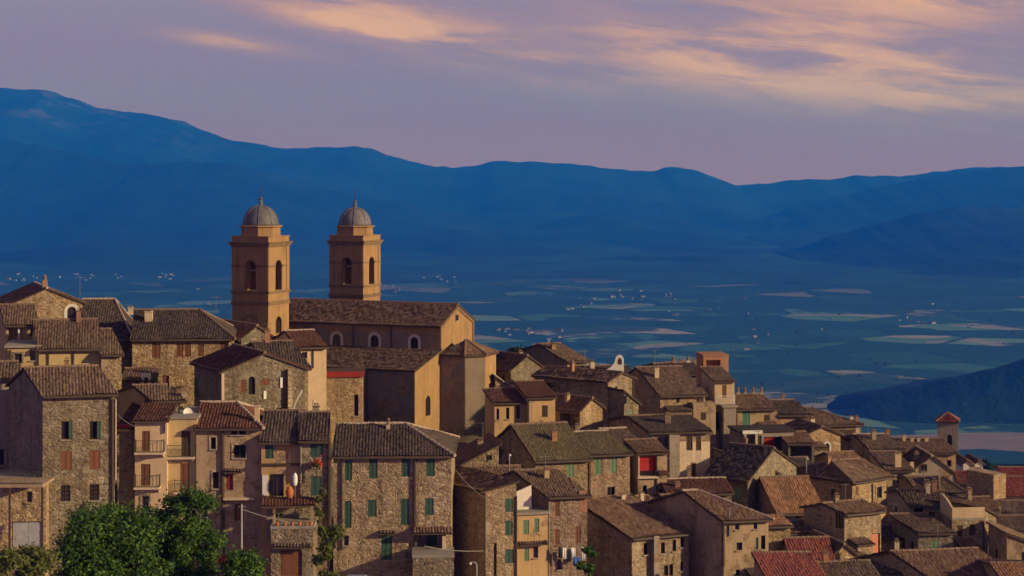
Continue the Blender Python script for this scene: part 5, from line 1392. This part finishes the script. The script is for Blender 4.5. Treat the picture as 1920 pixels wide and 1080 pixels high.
hedge = N.ramp(N.math('ADD', e.outputs['Distance'], N.math('MULTIPLY', N.noise(P, 0.03, 3), 0.06)), [(0.05, 1.0), (0.085, 0.0)])
c = N.mix(hedge, c, (0.008, 0.042, 0.040))
far_fade = N.ramp(N.math('DIVIDE', N.n('ShaderNodeSeparateXYZ', {0: P}).outputs[1], 10000.0), [(0.50, 0.0), (0.76, 1.0)])  # distance fade painted in: far fields lose contrast as if in haze
c = N.mix(far_fade, c, (0.005, 0.026, 0.026))
wood = N.ramp(N.noise(P, 0.0016, 6, 0.68), [(0.50, 0.0), (0.53, 1.0)])
c = N.mix(N.math('MULTIPLY', wood, 0.92), c, (0.009, 0.048, 0.046))
finish(N, c, 0.95, spec=0.1)

m, N = new_mat('mountain_forest')
P = pos(N)
n1 = N.noise(P, 0.0014, 8, 0.68); n2 = N.noise(P, 0.006, 6, 0.7)
c = N.ramp(n1, [(0.30, (0.002, 0.013, 0.014)), (0.48, (0.004, 0.020, 0.020)), (0.60, (0.007, 0.028, 0.026)), (0.72, (0.014, 0.040, 0.036))])
c = N.mix(0.5, c, N.ramp(n2, [(0.3, 0.55), (0.7, 1.2)]), 'MULTIPLY')
hz = N.n('ShaderNodeSeparateXYZ', {0: P}).outputs[2]
rock = N.math('MULTIPLY', N.ramp(N.noise(P, 0.0022, 7, 0.7), [(0.52, 0.0), (0.62, 1.0)]), N.ramp(N.math('DIVIDE', hz, 1300.0), [(0.42, 0.0), (0.72, 1.0)]))
c = N.mix(N.math('MULTIPLY', rock, 0.8), c, (0.06, 0.06, 0.055))
finish(N, c, 0.95, n2, 0.8, 30.0, 0.1)

# valley floor, one sheet out to the foot of the mountains and beyond
mb = MB()
mb.face([(-13900, -290, 0), (13900, -290, 0), (13900, 19900, 0), (-13900, 19900, 0)])
tag(mb.build('valley_floor', 'valley_fields'), kind='structure')

def interp(pts, x):
    if x <= pts[0][0]: return pts[0][1]
    for (a, b), (c, d) in zip(pts, pts[1:]):
        if x <= c:
            t = (x - a) / (c - a); t = t * t * (3 - 2 * t) * 0.5 + t * 0.5
            return b + (d - b) * t
    return pts[-1][1]
def mountain(name, prof, Yc, front, back, xr, nx=260, ny=64, seed=0.0, rough=1.0, mat='mountain_forest', drop=22.0):
    """a range whose crest line stands Yc metres away; prof: crest seen at photo columns"""
    x0, x1 = ((p - HX) / F * Yc for p in xr)
    V = np.zeros((nx, ny, 3))
    for i in range(nx):
        x = x0 + (x1 - x0) * i / (nx - 1)
        h = CZ + (HY - interp(prof, HX + x / Yc * F)) / F * Yc
        h += rough * (11.0 * fbm(x / 300.0, seed + 4.0, 0, 4) + 7.0 * fbm(x / 70.0, seed + 9.0, 0, 3))
        edge = min(1.0, max(0.0, (i / (nx - 1)) / 0.03), max(0.0, (1 - i / (nx - 1)) / 0.03))
        for j in range(ny):
            s = j / (ny - 1)
            y = Yc - front + (front + back) * s
            if y <= Yc: t = (y - (Yc - front)) / front
            else: t = 1 - (y - Yc) / back
            t = max(0.0, min(1.0, t))
            base = t ** 1.6 * (1 - 0.22 * math.sin(math.pi * t))
            spur = 0.5 + 0.5 * math.sin(x / 420.0 + 2.2 * fbm(x / 1500.0, y / 2500.0, seed, 3) + seed * 3)
            n = fbm(x / 900.0, y / 1100.0, seed, 6)
            z = h * base
            mid = t * (1 - t) * 4
            z -= mid * h * 0.17 * spur
            z += mid * h * 0.16 * n * rough
            if t > 0.9: z += 0.0
            z += drop * 0.9 * fbm(x / 420.0, y / 420.0, seed + 2, 4) * min(1.0, (1 - t) * 3)
            V[i, j] = (x, y, z - drop * (1 - t))
    idx = np.arange(nx * ny).reshape(nx, ny)
    Q = np.stack([idx[:-1, :-1], idx[1:, :-1], idx[1:, 1:], idx[:-1, 1:]], -1).reshape(-1, 4)
    o = link(name, np_mesh(name, V.reshape(-1, 3), Q, mat, None, True))
    tag(o, kind='structure')
    return o
far = [(-900, 190), (-500, 140), (-200, 146), (0, 157), (40, 162), (95, 164), (130, 178), (180, 197), (225, 203), (265, 205), (330, 220), (380, 240), (440, 262), (470, 266), (530, 276), (590, 273), (640, 272), (665, 270), (700, 276), (730, 288), (760, 296), (820, 309), (850, 312), (880, 310), (935, 298), (970, 303), (1000, 301), (1040, 303), (1090, 307), (1150, 315), (1225, 318), (1245, 312), (1262, 310), (1300, 314), (1340, 329), (1380, 345), (1440, 342), (1480, 336), (1520, 333), (1560, 335), (1610, 328), (1700, 328), (1760, 320), (1820, 311), (1900, 310), (2200, 296), (2800, 330)]
mountain('mountain_range_far', far, 15500, 7900, 4000, (-900, 2800), 420, 64, 1.3, 1.0)
left = [(-900, 300), (-500, 258), (-200, 254), (0, 260), (70, 265), (150, 283), (250, 306), (340, 300), (430, 302), (500, 318), (600, 348), (720, 372), (850, 396), (1000, 424), (1100, 446), (1250, 462)]
mountain('mountain_range_left', left, 12200, 4700, 2600, (-900, 1240), 300, 56, 5.1, 0.8)
right1 = [(1180, 462), (1300, 446), (1420, 412), (1500, 386), (1580, 366), (1660, 347), (1760, 330), (1860, 315), (2000, 305), (2300, 290), (2800, 320)]
mountain('mountain_range_right', right1, 12800, 6400, 2600, (1190, 2800), 240, 56, 8.7, 0.8)
right2 = [(1290, 508), (1400, 498), (1480, 470), (1560, 444), (1650, 416), (1740, 396), (1800, 388), (1870, 389), (1960, 393), (2200, 372), (2700, 400)]
mountain('foothill_right', right2, 9300, 3300, 1700, (1290, 2700), 220, 48, 12.2, 0.7)
near = [(1380, 812), (1500, 785), (1580, 765), (1640, 742), (1720, 722), (1800, 704), (1860, 690), (1930, 672), (2100, 640), (2500, 640)]
mountain('wooded_hill_right', near, 3080, 270, 900, (1385, 2500), 200, 50, 3.3, 0.25, drop=14.0)
ridge = [(1480, 930), (1600, 884), (1700, 868), (1780, 862), (1840, 853), (1900, 856), (2000, 852), (2300, 880)]
mountain('wooded_spur_right', ridge, 680, 260, 420, (1480, 2300), 90, 40, 6.3, 0.12, drop=2.0)
# one big pale stubble field behind the square belfry
m, N = new_mat('stubble_field')
n = N.noise(pos(N), 0.02, 6, 0.65)
finish(N, N.ramp(n, [(0.3, (0.15, 0.12, 0.11)), (0.7, (0.22, 0.175, 0.16))]), 0.95, spec=0.1)
mb = MB()
outl = [(1560, 838), (1640, 846), (1740, 846), (1840, 842), (1990, 852), (1990, 816), (1900, 811), (1800, 812), (1700, 816), (1600, 818)]
mb.face([((x - HX) / F * CZ * F / (y - HY), CZ * F / (y - HY), 0.3) for x, y in outl])
tag(mb.build('stubble_field', 'stubble_field'), kind='structure')

# the town's hill: passes under every building
gp = np.array(GROUND_PTS)
xs = np.concatenate([np.linspace(-420, -75, 24), np.linspace(-72, 76, 112), np.linspace(80, 420, 26)])
ys = np.concatenate([np.linspace(20, 126, 22), np.linspace(128, 262, 100), np.linspace(270, 1100, 46)])
GX, GY = np.meshgrid(xs, ys, indexing='ij')
d2 = (GX[..., None] - gp[:, 0]) ** 2 + (GY[..., None] - gp[:, 1]) ** 2
wgt = 1.0 / (d2 + 2.0) ** 2.0
GZ = (wgt * gp[:, 2]).sum(-1) / wgt.sum(-1)
dn = np.sqrt(d2.min(-1))
out = np.maximum(0, dn - 4.0)
fall = np.where(GY < 150, 0.22, 0.46)
GZ = GZ - out * fall - np.maximum(0, out - 60) * 0.12
GZ = np.maximum(GZ, -3.0)
GZ += 0.35 * np.sin(GX * 0.41) * np.sin(GY * 0.37 + 1.0)
def ground_z(x, y):
    i = int(np.clip(np.searchsorted(xs, x), 1, len(xs) - 1)); j = int(np.clip(np.searchsorted(ys, y), 1, len(ys) - 1))
    tx = np.clip((x - xs[i - 1]) / (xs[i] - xs[i - 1]), 0, 1); ty = np.clip((y - ys[j - 1]) / (ys[j] - ys[j - 1]), 0, 1)
    return float((GZ[i - 1, j - 1] * (1 - tx) + GZ[i, j - 1] * tx) * (1 - ty) + (GZ[i - 1, j] * (1 - tx) + GZ[i, j] * tx) * ty)
idx = np.arange(GX.size).reshape(GX.shape)
Q = np.stack([idx[:-1, :-1], idx[1:, :-1], idx[1:, 1:], idx[:-1, 1:]], -1).reshape(-1, 4)
tag(link('hillside', np_mesh('hillside', np.stack([GX, GY, GZ], -1).reshape(-1, 3), Q, 'hillside_soil', None, True)), kind='structure')
# ------------------------------------------------------------------ trees, shrubs, small things
def leaf_cloud(blobs, n, size, seed, flat=0.35):
    """leaf-sized quads spread through blobs (centre, radii), denser near the surface. Returns verts, quads, tint"""
    r = np.random.default_rng(seed)
    vol = np.array([b[1][0] * b[1][1] * b[1][2] for b in blobs]) ** 0.7
    pick = r.choice(len(blobs), n, p=vol / vol.sum())
    C = np.array([b[0] for b in blobs])[pick]; Rd = np.array([b[1] for b in blobs])[pick]
    d = r.normal(size=(n, 3)); d /= np.linalg.norm(d, axis=1)[:, None]
    rad = np.abs(r.normal(size=n)) * 0.55 + r.random(n) ** 0.5 * 0.45
    p = C + d * Rd * rad[:, None]
    nrm = d + r.normal(size=(n, 3)) * 0.8 + np.array([0, 0, .35]); nrm /= np.linalg.norm(nrm, axis=1)[:, None]
    a = np.cross(nrm, r.normal(size=(n, 3))); a /= np.linalg.norm(a, axis=1)[:, None]
    b = np.cross(nrm, a)
    s = size * (0.55 + 0.9 * r.random((n, 1)))
    V = np.stack([p - a * s, p - b * s * .55, p + a * s, p + b * s * .55], 1).reshape(-1, 3)
    Q = np.arange(n * 4).reshape(n, 4)
    t = np.clip(0.5 + 0.25 * r.normal(size=n) + 0.25 * (r.random(len(blobs))[pick] - .5), 0, 1)
    return V, Q, t
def tree(name, label, base, height, spread, seed, leaf='leaf_green', leaves=14000, size=0.17, cat='tree', group=None, trunk_r=0.28, nb=26, low=0.25):
    r = random.Random(seed)
    root = link(name, None, None, base); tag(root, label, cat, group)
    mb = MB()
    top = height * 0.62
    mb.tube([(0, 0, -.8), (r.uniform(-.1, .1), r.uniform(-.1, .1), top * .35), (r.uniform(-.3, .3), r.uniform(-.3, .3), top * .7), (r.uniform(-.5, .5), r.uniform(-.4, .4), top)], [trunk_r * 1.3, trunk_r, trunk_r * .75, trunk_r * .3], 8)
    blobs = []
    for i in range(nb):
        a = r.uniform(0, 6.283); f = r.random() ** .6
        zz = height * (low + (1 - low) * r.random())
        k = math.sin(math.pi * min(1, max(.12, (zz / height - low * .7) / (1.12 - low * .7)))) ** .6
        x, y = math.cos(a) * spread * f * k * .8, math.sin(a) * spread * f * k * .8
        rr = spread * r.uniform(.16, .34)
        zz = min(zz, height - rr * .75)
        blobs.append(((x, y, zz), (rr, rr, rr * .78)))
        if i % 2 == 0:
            z0 = min(top * .9, zz * .6)
            mb.tube([(0, 0, z0), (x * .5, y * .5, (z0 + zz) * .52), (x * .92, y * .92, zz)], [trunk_r * .45, trunk_r * .28, trunk_r * .1], 6, caps=False)
    mb.build('trunk', 'bark', root)
    V, Q, t = leaf_cloud(blobs, leaves, size, seed)
    link('crown', np_mesh('crown', V, Q, leaf, t), root)
    return root
def at_px(x, y, Y): return P3(x, y, Y)
tree('broadleaf_tree', 'large bright green broadleaf tree in front of tall stone house', P3(215, 1180, 118), 7.9, 4.6, 3, leaves=62000, size=.11, nb=95, low=.1)
tree('broadleaf_tree', 'taller dense green tree in front of the balcony house', P3(345, 1180, 119), 9.2, 2.5, 9, leaves=40000, size=.11, nb=75, low=.1)
tree('broadleaf_tree', 'low spreading green tree left of the red flowers', P3(165, 1175, 115), 5.2, 2.6, 14, leaves=20000, size=.13, nb=45, low=.1)
tree('broadleaf_tree', 'small green tree right beside the red flowers at bottom edge', P3(440, 1160, 117), 4.4, 2.0, 21, leaves=14000, size=.12, nb=36, low=.1)
tree('tall_shrub', 'pale yellowish green shrub climbing beside wide front house', P3(617, 1110, 137), 5.0, 1.35, 31, 'leaf_pale', 5200, .14, 'shrub', trunk_r=.08, nb=18, low=.05)
tree('shrub', 'sunlit grassy shrub in the bottom left corner', P3(28, 1125, 107), 3.0, 2.3, 41, 'leaf_pale', 12000, .12, 'shrub', trunk_r=.07, nb=20, low=.05)
tree('shrub', 'small green shrub under the laundry by the black side wall', P3(1100, 1100, 140), 3.0, .8, 51, 'leaf_green', 3200, .13, 'shrub', trunk_r=.06, nb=12, low=.05)
tree('shrub', 'climbing plant on the rough stone house above terrace pots', P3(600, 985, 143.9), 3.0, .7, 61, 'leaf_pale', 1800, .11, 'shrub', trunk_r=.05, nb=10, low=.05)
tree('shrub', 'small bush on the terrace beside dark porch', P3(520, 994, 142.6), 1.5, .5, 66, 'leaf_dark', 900, .09, 'shrub', trunk_r=.04, nb=8, low=.05)
tree('dark_tree', 'dark tree crown showing just right of the church gable', P3(908, 700, 226), 3.2, 2.0, 71, 'leaf_dark', 4000, .2, 'tree', nb=16)
tree('dark_tree', 'dark tree crown behind the tall white chimney', P3(978, 700, 232), 3.2, 2.0, 73, 'leaf_dark', 4500, .2, 'tree', nb=16)
# bare pollarded trunk
bt = link('bare_trunk', None, None, P3(142, 1010, 138)); tag(bt, 'bare forked dark tree trunk against the tall stone house', 'tree trunk')
q = MB(); q.tube([(0, 0, -1.2), (0, 0, .6), (-.02, 0, 1.2)], [.16, .15, .17], 8); q.tube([(-.02, 0, 1.0), (-.22, 0, 1.7), (-.42, .05, 2.2)], [.14, .11, .08], 7); q.tube([(0, 0, 1.0), (.25, 0, 1.7), (.4, 0, 2.3), (.75, 0, 2.75)], [.16, .17, .18, .12], 7); q.build('trunk', 'bark', bt)
# red flowers
def flowers(label, base, rad, n, seed):
    root = link('flower_bush', None, None, base); tag(root, label, 'flowers')
    V, Q, t = leaf_cloud([((0, 0, rad * .5), (rad, rad, rad * .7)), ((rad * .5, 0, rad * .2), (rad * .7, rad * .7, rad * .5))], n, .08, seed)
    link('blossoms', np_mesh('blossoms', V, Q, 'flower_red', t), root)
    V, Q, t = leaf_cloud([((0, 0, 0), (rad, rad, rad * .8))], n, .09, seed + 1)
    link('leaves', np_mesh('leaves', V, Q, 'leaf_green', t), root)
    q = MB(); q.tube([(0, 0, -rad * 3), (0, 0, rad * .3)], .05, 5); q.build('stem', 'plant_stem', root)
flowers('red flowering bush among the green trees at bottom left', P3(422, 1056, 117), .45, 260, 5)
flowers('red flowers hanging on the rough stone house wall between green shutters', P3(594, 871, 144.7), .4, 160, 8)
# laundry on a line in front of the stone house
D3 = BUILT['D3']
def wallpt(hs, x, y, d): u, z = hs.px('f', x, y); return hs.world(hs.fr['f'](u, z, d))
ln = [wallpt(D3, 1046, 1023, .9), wallpt(D3, 1094, 1022, .9)]
lo = link('clothes_line', None, None, ln[0]); tag(lo, 'clothes line stretched across the stone house with brown windows', 'clothes line')
q = MB(); q.tube([ln[0] - ln[0], (ln[1] - ln[0]) * .5 + Vector((0, 0, -.06)), ln[1] - ln[0]], .015, 5); q.build('cord', 'pipe_grey', lo)
q = MB()
for p in ln:
    b = p - ln[0]; n_ = Vector((math.sin(D3.phi), -math.cos(D3.phi), 0)); q.tube([b - n_ * .9, b], .025, 5)
q.build('bracket', 'metal_dark', lo)
def cloth(label, x0, x1, y0, y1, mat, seed):
    a, b = wallpt(D3, x0, y0, .9), wallpt(D3, x1, y0, .9); h = wallpt(D3, x0, y0, .9).z - wallpt(D3, x0, y1, .9).z
    r = random.Random(seed); nx, nz = 8, 8
    n_ = Vector((math.sin(D3.phi), -math.cos(D3.phi), 0))
    V = []
    for d in (0.0, .02):
        for i in range(nx + 1):
            for j in range(nz + 1):
                p = (b - a) * (i / nx) + Vector((0, 0, -h * j / nz)) + n_ * (.07 * math.sin(i * 1.5 + seed) * j / nz + d)
                p += (b - a) * (.06 * math.sin(seed + j) * (j / nz) * (i / nx - .5))
                V.append(p)
    m_ = MB(); W_ = nz + 1; off = (nx + 1) * W_
    for i in range(nx):
        for j in range(nz):
            k = i * W_ + j
            m_.face([V[k], V[k + W_], V[k + W_ + 1], V[k + 1]]); k += off
            m_.face([V[k + 1], V[k + W_ + 1], V[k + W_], V[k]])
    o = m_.build('hanging_cloth', mat); o.location = a
    tag(o, label, 'laundry')
cloth('black garment hung at the left end of clothes line', 1041, 1048, 1022, 1042, 'cloth_black', 1)
cloth('white cloth on the clothes line next to black garment', 1050, 1057, 1023, 1044, 'cloth_white', 2)
cloth('dark garment hanging between white cloths on clothes line', 1057.5, 1065, 1026, 1049, 'cloth_black', 3)
cloth('white sheet in the middle of the clothes line', 1065.5, 1073, 1023, 1040, 'cloth_white', 4)
cloth('bright blue garment on the clothes line', 1069, 1083, 1040, 1056, 'cloth_blue', 5)
cloth('long white towel hung near the right end of clothes line', 1086, 1092, 1022, 1045, 'cloth_white', 7)
# orange pot, terrace things
q = MB(); q.lathe((0, 0, 0), [(.3, 0), (.42, .35), (.45, .75), (.34, .8)], 14); q.lathe((0, 0, .75), [(.34, 0), (.30, .25), (.12, .4)], 12); o = q.build('clay_jar', 'terracotta_pot'); o.location = P3(543, 933, 144.2); o.scale = (.72, .72, .8)
tag(o, 'big orange clay jar on the terrace by the french window', 'jar')
q = MB(); q.lathe((0, 0, 0), [(.13, 0), (.2, .25), (.2, .75), (.1, .95), (.02, 1.0)], 10); o = q.build('folded_parasol', 'cloth_white'); o.location = P3(553, 910, 144.6)
q2 = MB(); q2.tube([(0, 0, -1.1), (0, 0, .1)], .03, 6); q2.build('pole', 'pipe_grey', o); tag(o, 'folded white parasol standing behind the orange clay jar', 'parasol')
# curved white stair beside the rough gabled house
s_ = link('white_stair', None, None, P3(549, 778, 158.5)); tag(s_, 'white curved outer stair wall right of the rough gabled house', 'stair')
q = MB()
for i in range(8):
    t0, t1 = i / 8, (i + 1) / 8
    f0 = (t0 * .55 + .25 * t0 * t0, 0.35 + 1.85 * t0 ** .8); f1 = (t1 * .55 + .25 * t1 * t1, 0.35 + 1.85 * t1 ** .8)
    q.hexa([(f0[0], 0, f0[1] - .3), (f1[0], 0, f1[1] - .3), (f1[0], .25, f1[1] - .3), (f0[0], .25, f0[1] - .3), (f0[0], 0, f0[1]), (f1[0], 0, f1[1]), (f1[0], .25, f1[1]), (f0[0], .25, f0[1])])
q.build('stair_wall', 'white_paint', s_)
q = MB(); q.box((-.1, -.1, -1), (.35, .5, .4)); q.box((.2, .3, -1), (1.0, .55, .05)); q.build('stair_base', 'stone_tan', s_)
# lamps and poles
def street_lamp(label, x, y0, y1, Y, arm):
    o = link('street_lamp', None, None, P3(x, y1, Y)); tag(o, label, 'street lamp', 'street lamps')
    hh = (y1 - y0) / F * Y
    q = MB(); q.tube([(0, 0, -1.5), (0, 0, hh * .9), (arm * .3, 0, hh), (arm, 0, hh)], [.06, .05, .04, .035], 7); q.build('pole', 'galvanised', o)
    q = MB(); q.lathe((arm, 0, hh - .22), [(.03, 0), (.11, .05), (.13, .09), (.07, .16), (.03, .2)], 10); q.build('lamp_head', 'white_paint', o)
street_lamp('grey street lamp in the dark gap under the mossy roof', 955, 851, 886, 160, .05)
street_lamp('curved lamp post near bottom edge before the dark stone wall', 894, 1054, 1100, 139, -.5)
street_lamp('thin lamp post in the shadowed recess left of red fascia annex', 587, 750, 800, 176, .1)
street_lamp('pale lamp post standing before the hipped roof house', 1512, 858, 884, 184, .1)
up = link('utility_pole', None, None, P3(453, 1052, 140)); tag(up, 'grey utility pole right of the red flowers', 'pole')
q = MB(); q.tube([(0, 0, -2), (0, 0, 4.4)], [.09, .06], 8); q.build('pole', 'galvanised', up); q = MB(); q.tube([(-.25, 0, 4.2), (.3, 0, 4.2)], .03, 5); q.build('cross_arm', 'galvanised', up)
def cable(label, a, b, sag, rad=.03):
    q = MB(); pts = [(b - a) * (i / 12) + Vector((0, 0, -4 * sag * (i / 12) * (1 - i / 12))) for i in range(13)]
    q.tube(pts, rad, 5); o = q.build('cable', 'pipe_grey'); o.location = a; tag(o, label, 'cable')
cable('overhead cable from the utility pole to the wide front house', P3(454, 955, 140), P3(604, 986, 143), .25)
cable('pale cable from the balcony to the dark stone wall', P3(795, 1024, 138), P3(906, 1033, 141.6), .15)
cable('thin cable from the tall stone house to the balcony house', P3(214, 770, 143.4), P3(256, 800, 144.6), .2, .018)
cable('thin cable from the wide front house to the stacked shutter house', P3(846, 870, 145.4), P3(912, 935, 147.6), .3, .018)
cable('thin cable slung between the red curtain loggia and cream bay house', P3(1232, 858, 172.5), P3(1290, 850, 180), .3, .018)
cable('thin cable from the tall tan house to the narrow chimney house', P3(1352, 990, 154.6), P3(1322, 1000, 159), .2, .018)
# parked car behind the shrub, its roof just in view
car = link('parked_car', None, None, P3(668, 1116, 139)); tag(car, 'parked blue car roof at the bottom edge of picture', 'car')
q = MB(); prof = [(-2.0, .45), (-2.0, .85), (-1.3, .95), (-.75, 1.42), (.65, 1.45), (1.35, 1.0), (2.0, .9), (2.05, .45)]
for s_, rev in ((-.82, 0), (.82, 1)):
    pp = [(x, s_ * (.8 if z > 1.2 else 1), z) for x, z in prof]; q.face(pp if rev else pp[::-1])
for i in range(len(prof)):
    (x0, z0), (x1, z1) = prof[i], prof[(i + 1) % len(prof)]
    w0, w1 = .82 * (.8 if z0 > 1.2 else 1), .82 * (.8 if z1 > 1.2 else 1)
    q.face([(x0, -w0, z0), (x1, -w1, z1), (x1, w1, z1), (x0, w0, z0)])
q.build('body', 'car_paint', car)
for sg in (-1, 1):
    q = MB(); q.face([(x, sg * (.835 if z < 1.1 else .675), z) for x, z in ((-1.15, 1.0), (-.72, 1.36), (.6, 1.39), (1.15, 1.02))]); q.build('side_window', 'glass_pane', car)
    for x in (-1.25, 1.3):
        q = MB(); q.tube([(x, sg * .62, .32), (x, sg * .86, .32)], .32, 16); q.build('wheel', 'rubber', car)
mk_plain('farm_wall', (0.20, 0.20, 0.21), 0.9, 0.2, 0.2)
# ------------------------------------------------------------------ far away: farmhouses, woods
fm = {}
def farm_mesh(kind):
    if kind in fm: return fm[kind]
    q = MB(); L, W_, h_ = ((9, 7, 5.5), (13, 8, 6.5), (18, 11, 7), (8, 8, 8))[kind % 4]
    q.box((-L / 2, -W_ / 2, 0), (L / 2, W_ / 2, h_), 0)
    q.face([(-L / 2 - .4, -W_ / 2 - .5, h_), (L / 2 + .4, -W_ / 2 - .5, h_), (L / 2 + .4, 0, h_ + 2), (-L / 2 - .4, 0, h_ + 2)], 1)
    q.face([(L / 2 + .4, W_ / 2 + .5, h_), (-L / 2 - .4, W_ / 2 + .5, h_), (-L / 2 - .4, 0, h_ + 2), (L / 2 + .4, 0, h_ + 2)], 1)
    for sx in (-1, 1): q.face([(sx * L / 2, -W_ / 2, h_), (sx * L / 2, W_ / 2, h_), (sx * L / 2, 0, h_ + 2)][::sx], 0)
    fm[kind] = q.mesh('farmhouse', ['farm_wall', 'tile_brown'])
    return fm[kind]
far_spots = []
r = random.Random(77)
for cx, cy, sx, sy, n, where in ((985, 620, 26, 4, 16, 'in the village just right of the church gable'), (1160, 558, 28, 5, 16, 'in the long village above the white bell gable'), (1250, 555, 6, 4, 5, 'in the hamlet above the terracotta loggia'),
        (35, 487, 22, 3, 10, 'in the row at far left below the mountains'), (140, 484, 14, 6, 4, 'in the loose group above the gabled house'), (315, 512, 20, 4, 8, 'in the group left of the near tower'), (165, 502, 5, 3, 3, 'in the trio above the dark broad roof'),
        (225, 512, 6, 2, 3, 'in the small trio above the pale ridge'), (1400, 640, 30, 8, 5, 'right of the terracotta rooftop loggia'), (1085, 580, 12, 5, 5, 'in the hamlet above the tall white chimney'), (825, 525, 22, 6, 8, 'above the church nave roof'),
        (740, 545, 16, 6, 5, 'close to the right of the far tower'), (1700, 610, 120, 22, 10, 'among the fields at right'), (1340, 590, 60, 14, 8, 'among the fields right of centre'), (1060, 640, 50, 10, 5, 'just above the skyline roofs at centre'), (400, 560, 12, 8, 3, 'beside the near tower shaft')):
    for _ in range(n): far_spots.append((cx + r.gauss(0, sx), cy + r.gauss(0, sy), where))
for i, (x, y, where) in enumerate(far_spots):
    y = max(y, 476)
    Y = CZ * F / (y - HY)
    if Y > 7400: Y = 7400 - r.random() * 500
    o = link('farmhouse', farm_mesh(r.randrange(4)), None, ((x - HX) / F * Y, Y, 0)); o.rotation_euler = (0, 0, r.uniform(-.7, .7)); o.scale = (s_k := r.uniform(.5, .85), s_k, s_k)
    tag(o, 'tiny pale valley house ' + where, 'farmhouse', 'valley houses ' + where)

def blob_mesh(n, place, seed):
    """rough low-poly tree crowns, all in one mass"""
    rg = np.random.default_rng(seed)
    t = (1 + 5 ** .5) / 2
    v = np.array([(-1, t, 0), (1, t, 0), (-1, -t, 0), (1, -t, 0), (0, -1, t), (0, 1, t), (0, -1, -t), (0, 1, -t), (t, 0, -1), (t, 0, 1), (-t, 0, -1), (-t, 0, 1)]) / 1.9
    f = np.array([(0, 11, 5), (0, 5, 1), (0, 1, 7), (0, 7, 10), (0, 10, 11), (1, 5, 9), (5, 11, 4), (11, 10, 2), (10, 7, 6), (7, 1, 8), (3, 9, 4), (3, 4, 2), (3, 2, 6), (3, 6, 8), (3, 8, 9), (4, 9, 5), (2, 4, 11), (6, 2, 10), (8, 6, 7), (9, 8, 1)])
    V, Q, T = [], [], []
    for i in range(n):
        p = place(i, rg)
        if p is None: continue
        x, y, z, s = p
        vv = v * (1 + .35 * rg.normal(size=(12, 1))) * np.array([s, s, s * rg.uniform(.8, 1.3)]) + np.array([x, y, z + s * .7])
        Q.append(f + 12 * len(V)); V.append(vv); T.append(np.full(20, rg.random()))
    return np.concatenate(V), np.concatenate(Q), np.concatenate(T)
def place_valley(i, rg):
    x = rg.uniform(-100, 2020); y = rg.uniform(520, 770)
    n = fbm(x / 70.0, y / 7.0, 2.0, 5)
    if n < 0.22: return None
    Y = CZ * F / (y - HY)
    Y *= rg.uniform(.985, 1.015)
    return ((x - HX) / F * Y, Y, 0, rg.uniform(1.4, 2.8))
V, Q, T = blob_mesh(1800, place_valley, 3)
tag(link('valley_woods', np_mesh('valley_woods', V, Q, 'leaf_dark', T)), 'dark hedges and copses spread over the hazy valley floor', 'woods', kind='stuff')
dg = bpy.context.evaluated_depsgraph_get()
hill_ob = bpy.data.objects['wooded_hill_right']
def on_hill(ob, x, y):
    ok, loc, _, _ = ob.ray_cast(Vector((x, y, 900)), Vector((0, 0, -1)))
    return loc.z if ok else None
spur_ob = bpy.data.objects['wooded_spur_right']
rt = random.Random(19)
for i in range(15):
    px = 1655 + 17.5 * i + rt.uniform(-7, 7); Y = rt.uniform(668, 694)
    x = (px - HX) / F * Y
    z = on_hill(spur_ob, x, Y)
    if z is None: continue
    hh = rt.uniform(4.0, 8.0)
    tree('slope_tree', 'dark tree on the slope behind the right edge houses', Vector((x, Y, z - .6)), hh, hh * rt.uniform(.42, .6), 200 + i, 'leaf_dark', 2600, .38, 'tree', 'dark trees behind the right edge houses', trunk_r=.2, nb=16, low=.12)
# ------------------------------------------------------------------ the blue evening haze between here and the mountains
m = bpy.data.materials.new('evening_haze'); m.use_nodes = True; m.node_tree.nodes.clear(); MATS['evening_haze'] = m
N = NT(m.node_tree)
pv = N.n('ShaderNodeVolumePrincipled', {'Color': (0.002, 0.12, 1.0, 1), 'Density': 1.05e-4, 'Anisotropy': 0.0, 'Absorption Color': (0.75, 1.0, 1.0, 1)})
N.n('ShaderNodeOutputMaterial', {'Volume': pv.outputs[0]})
q = MB(); q.box((-14000, -300, -1.0), (14000, 20000, 1330)); o = q.build('haze', 'evening_haze'); tag(o, 'blue evening haze filling the valley', 'haze', kind='stuff')
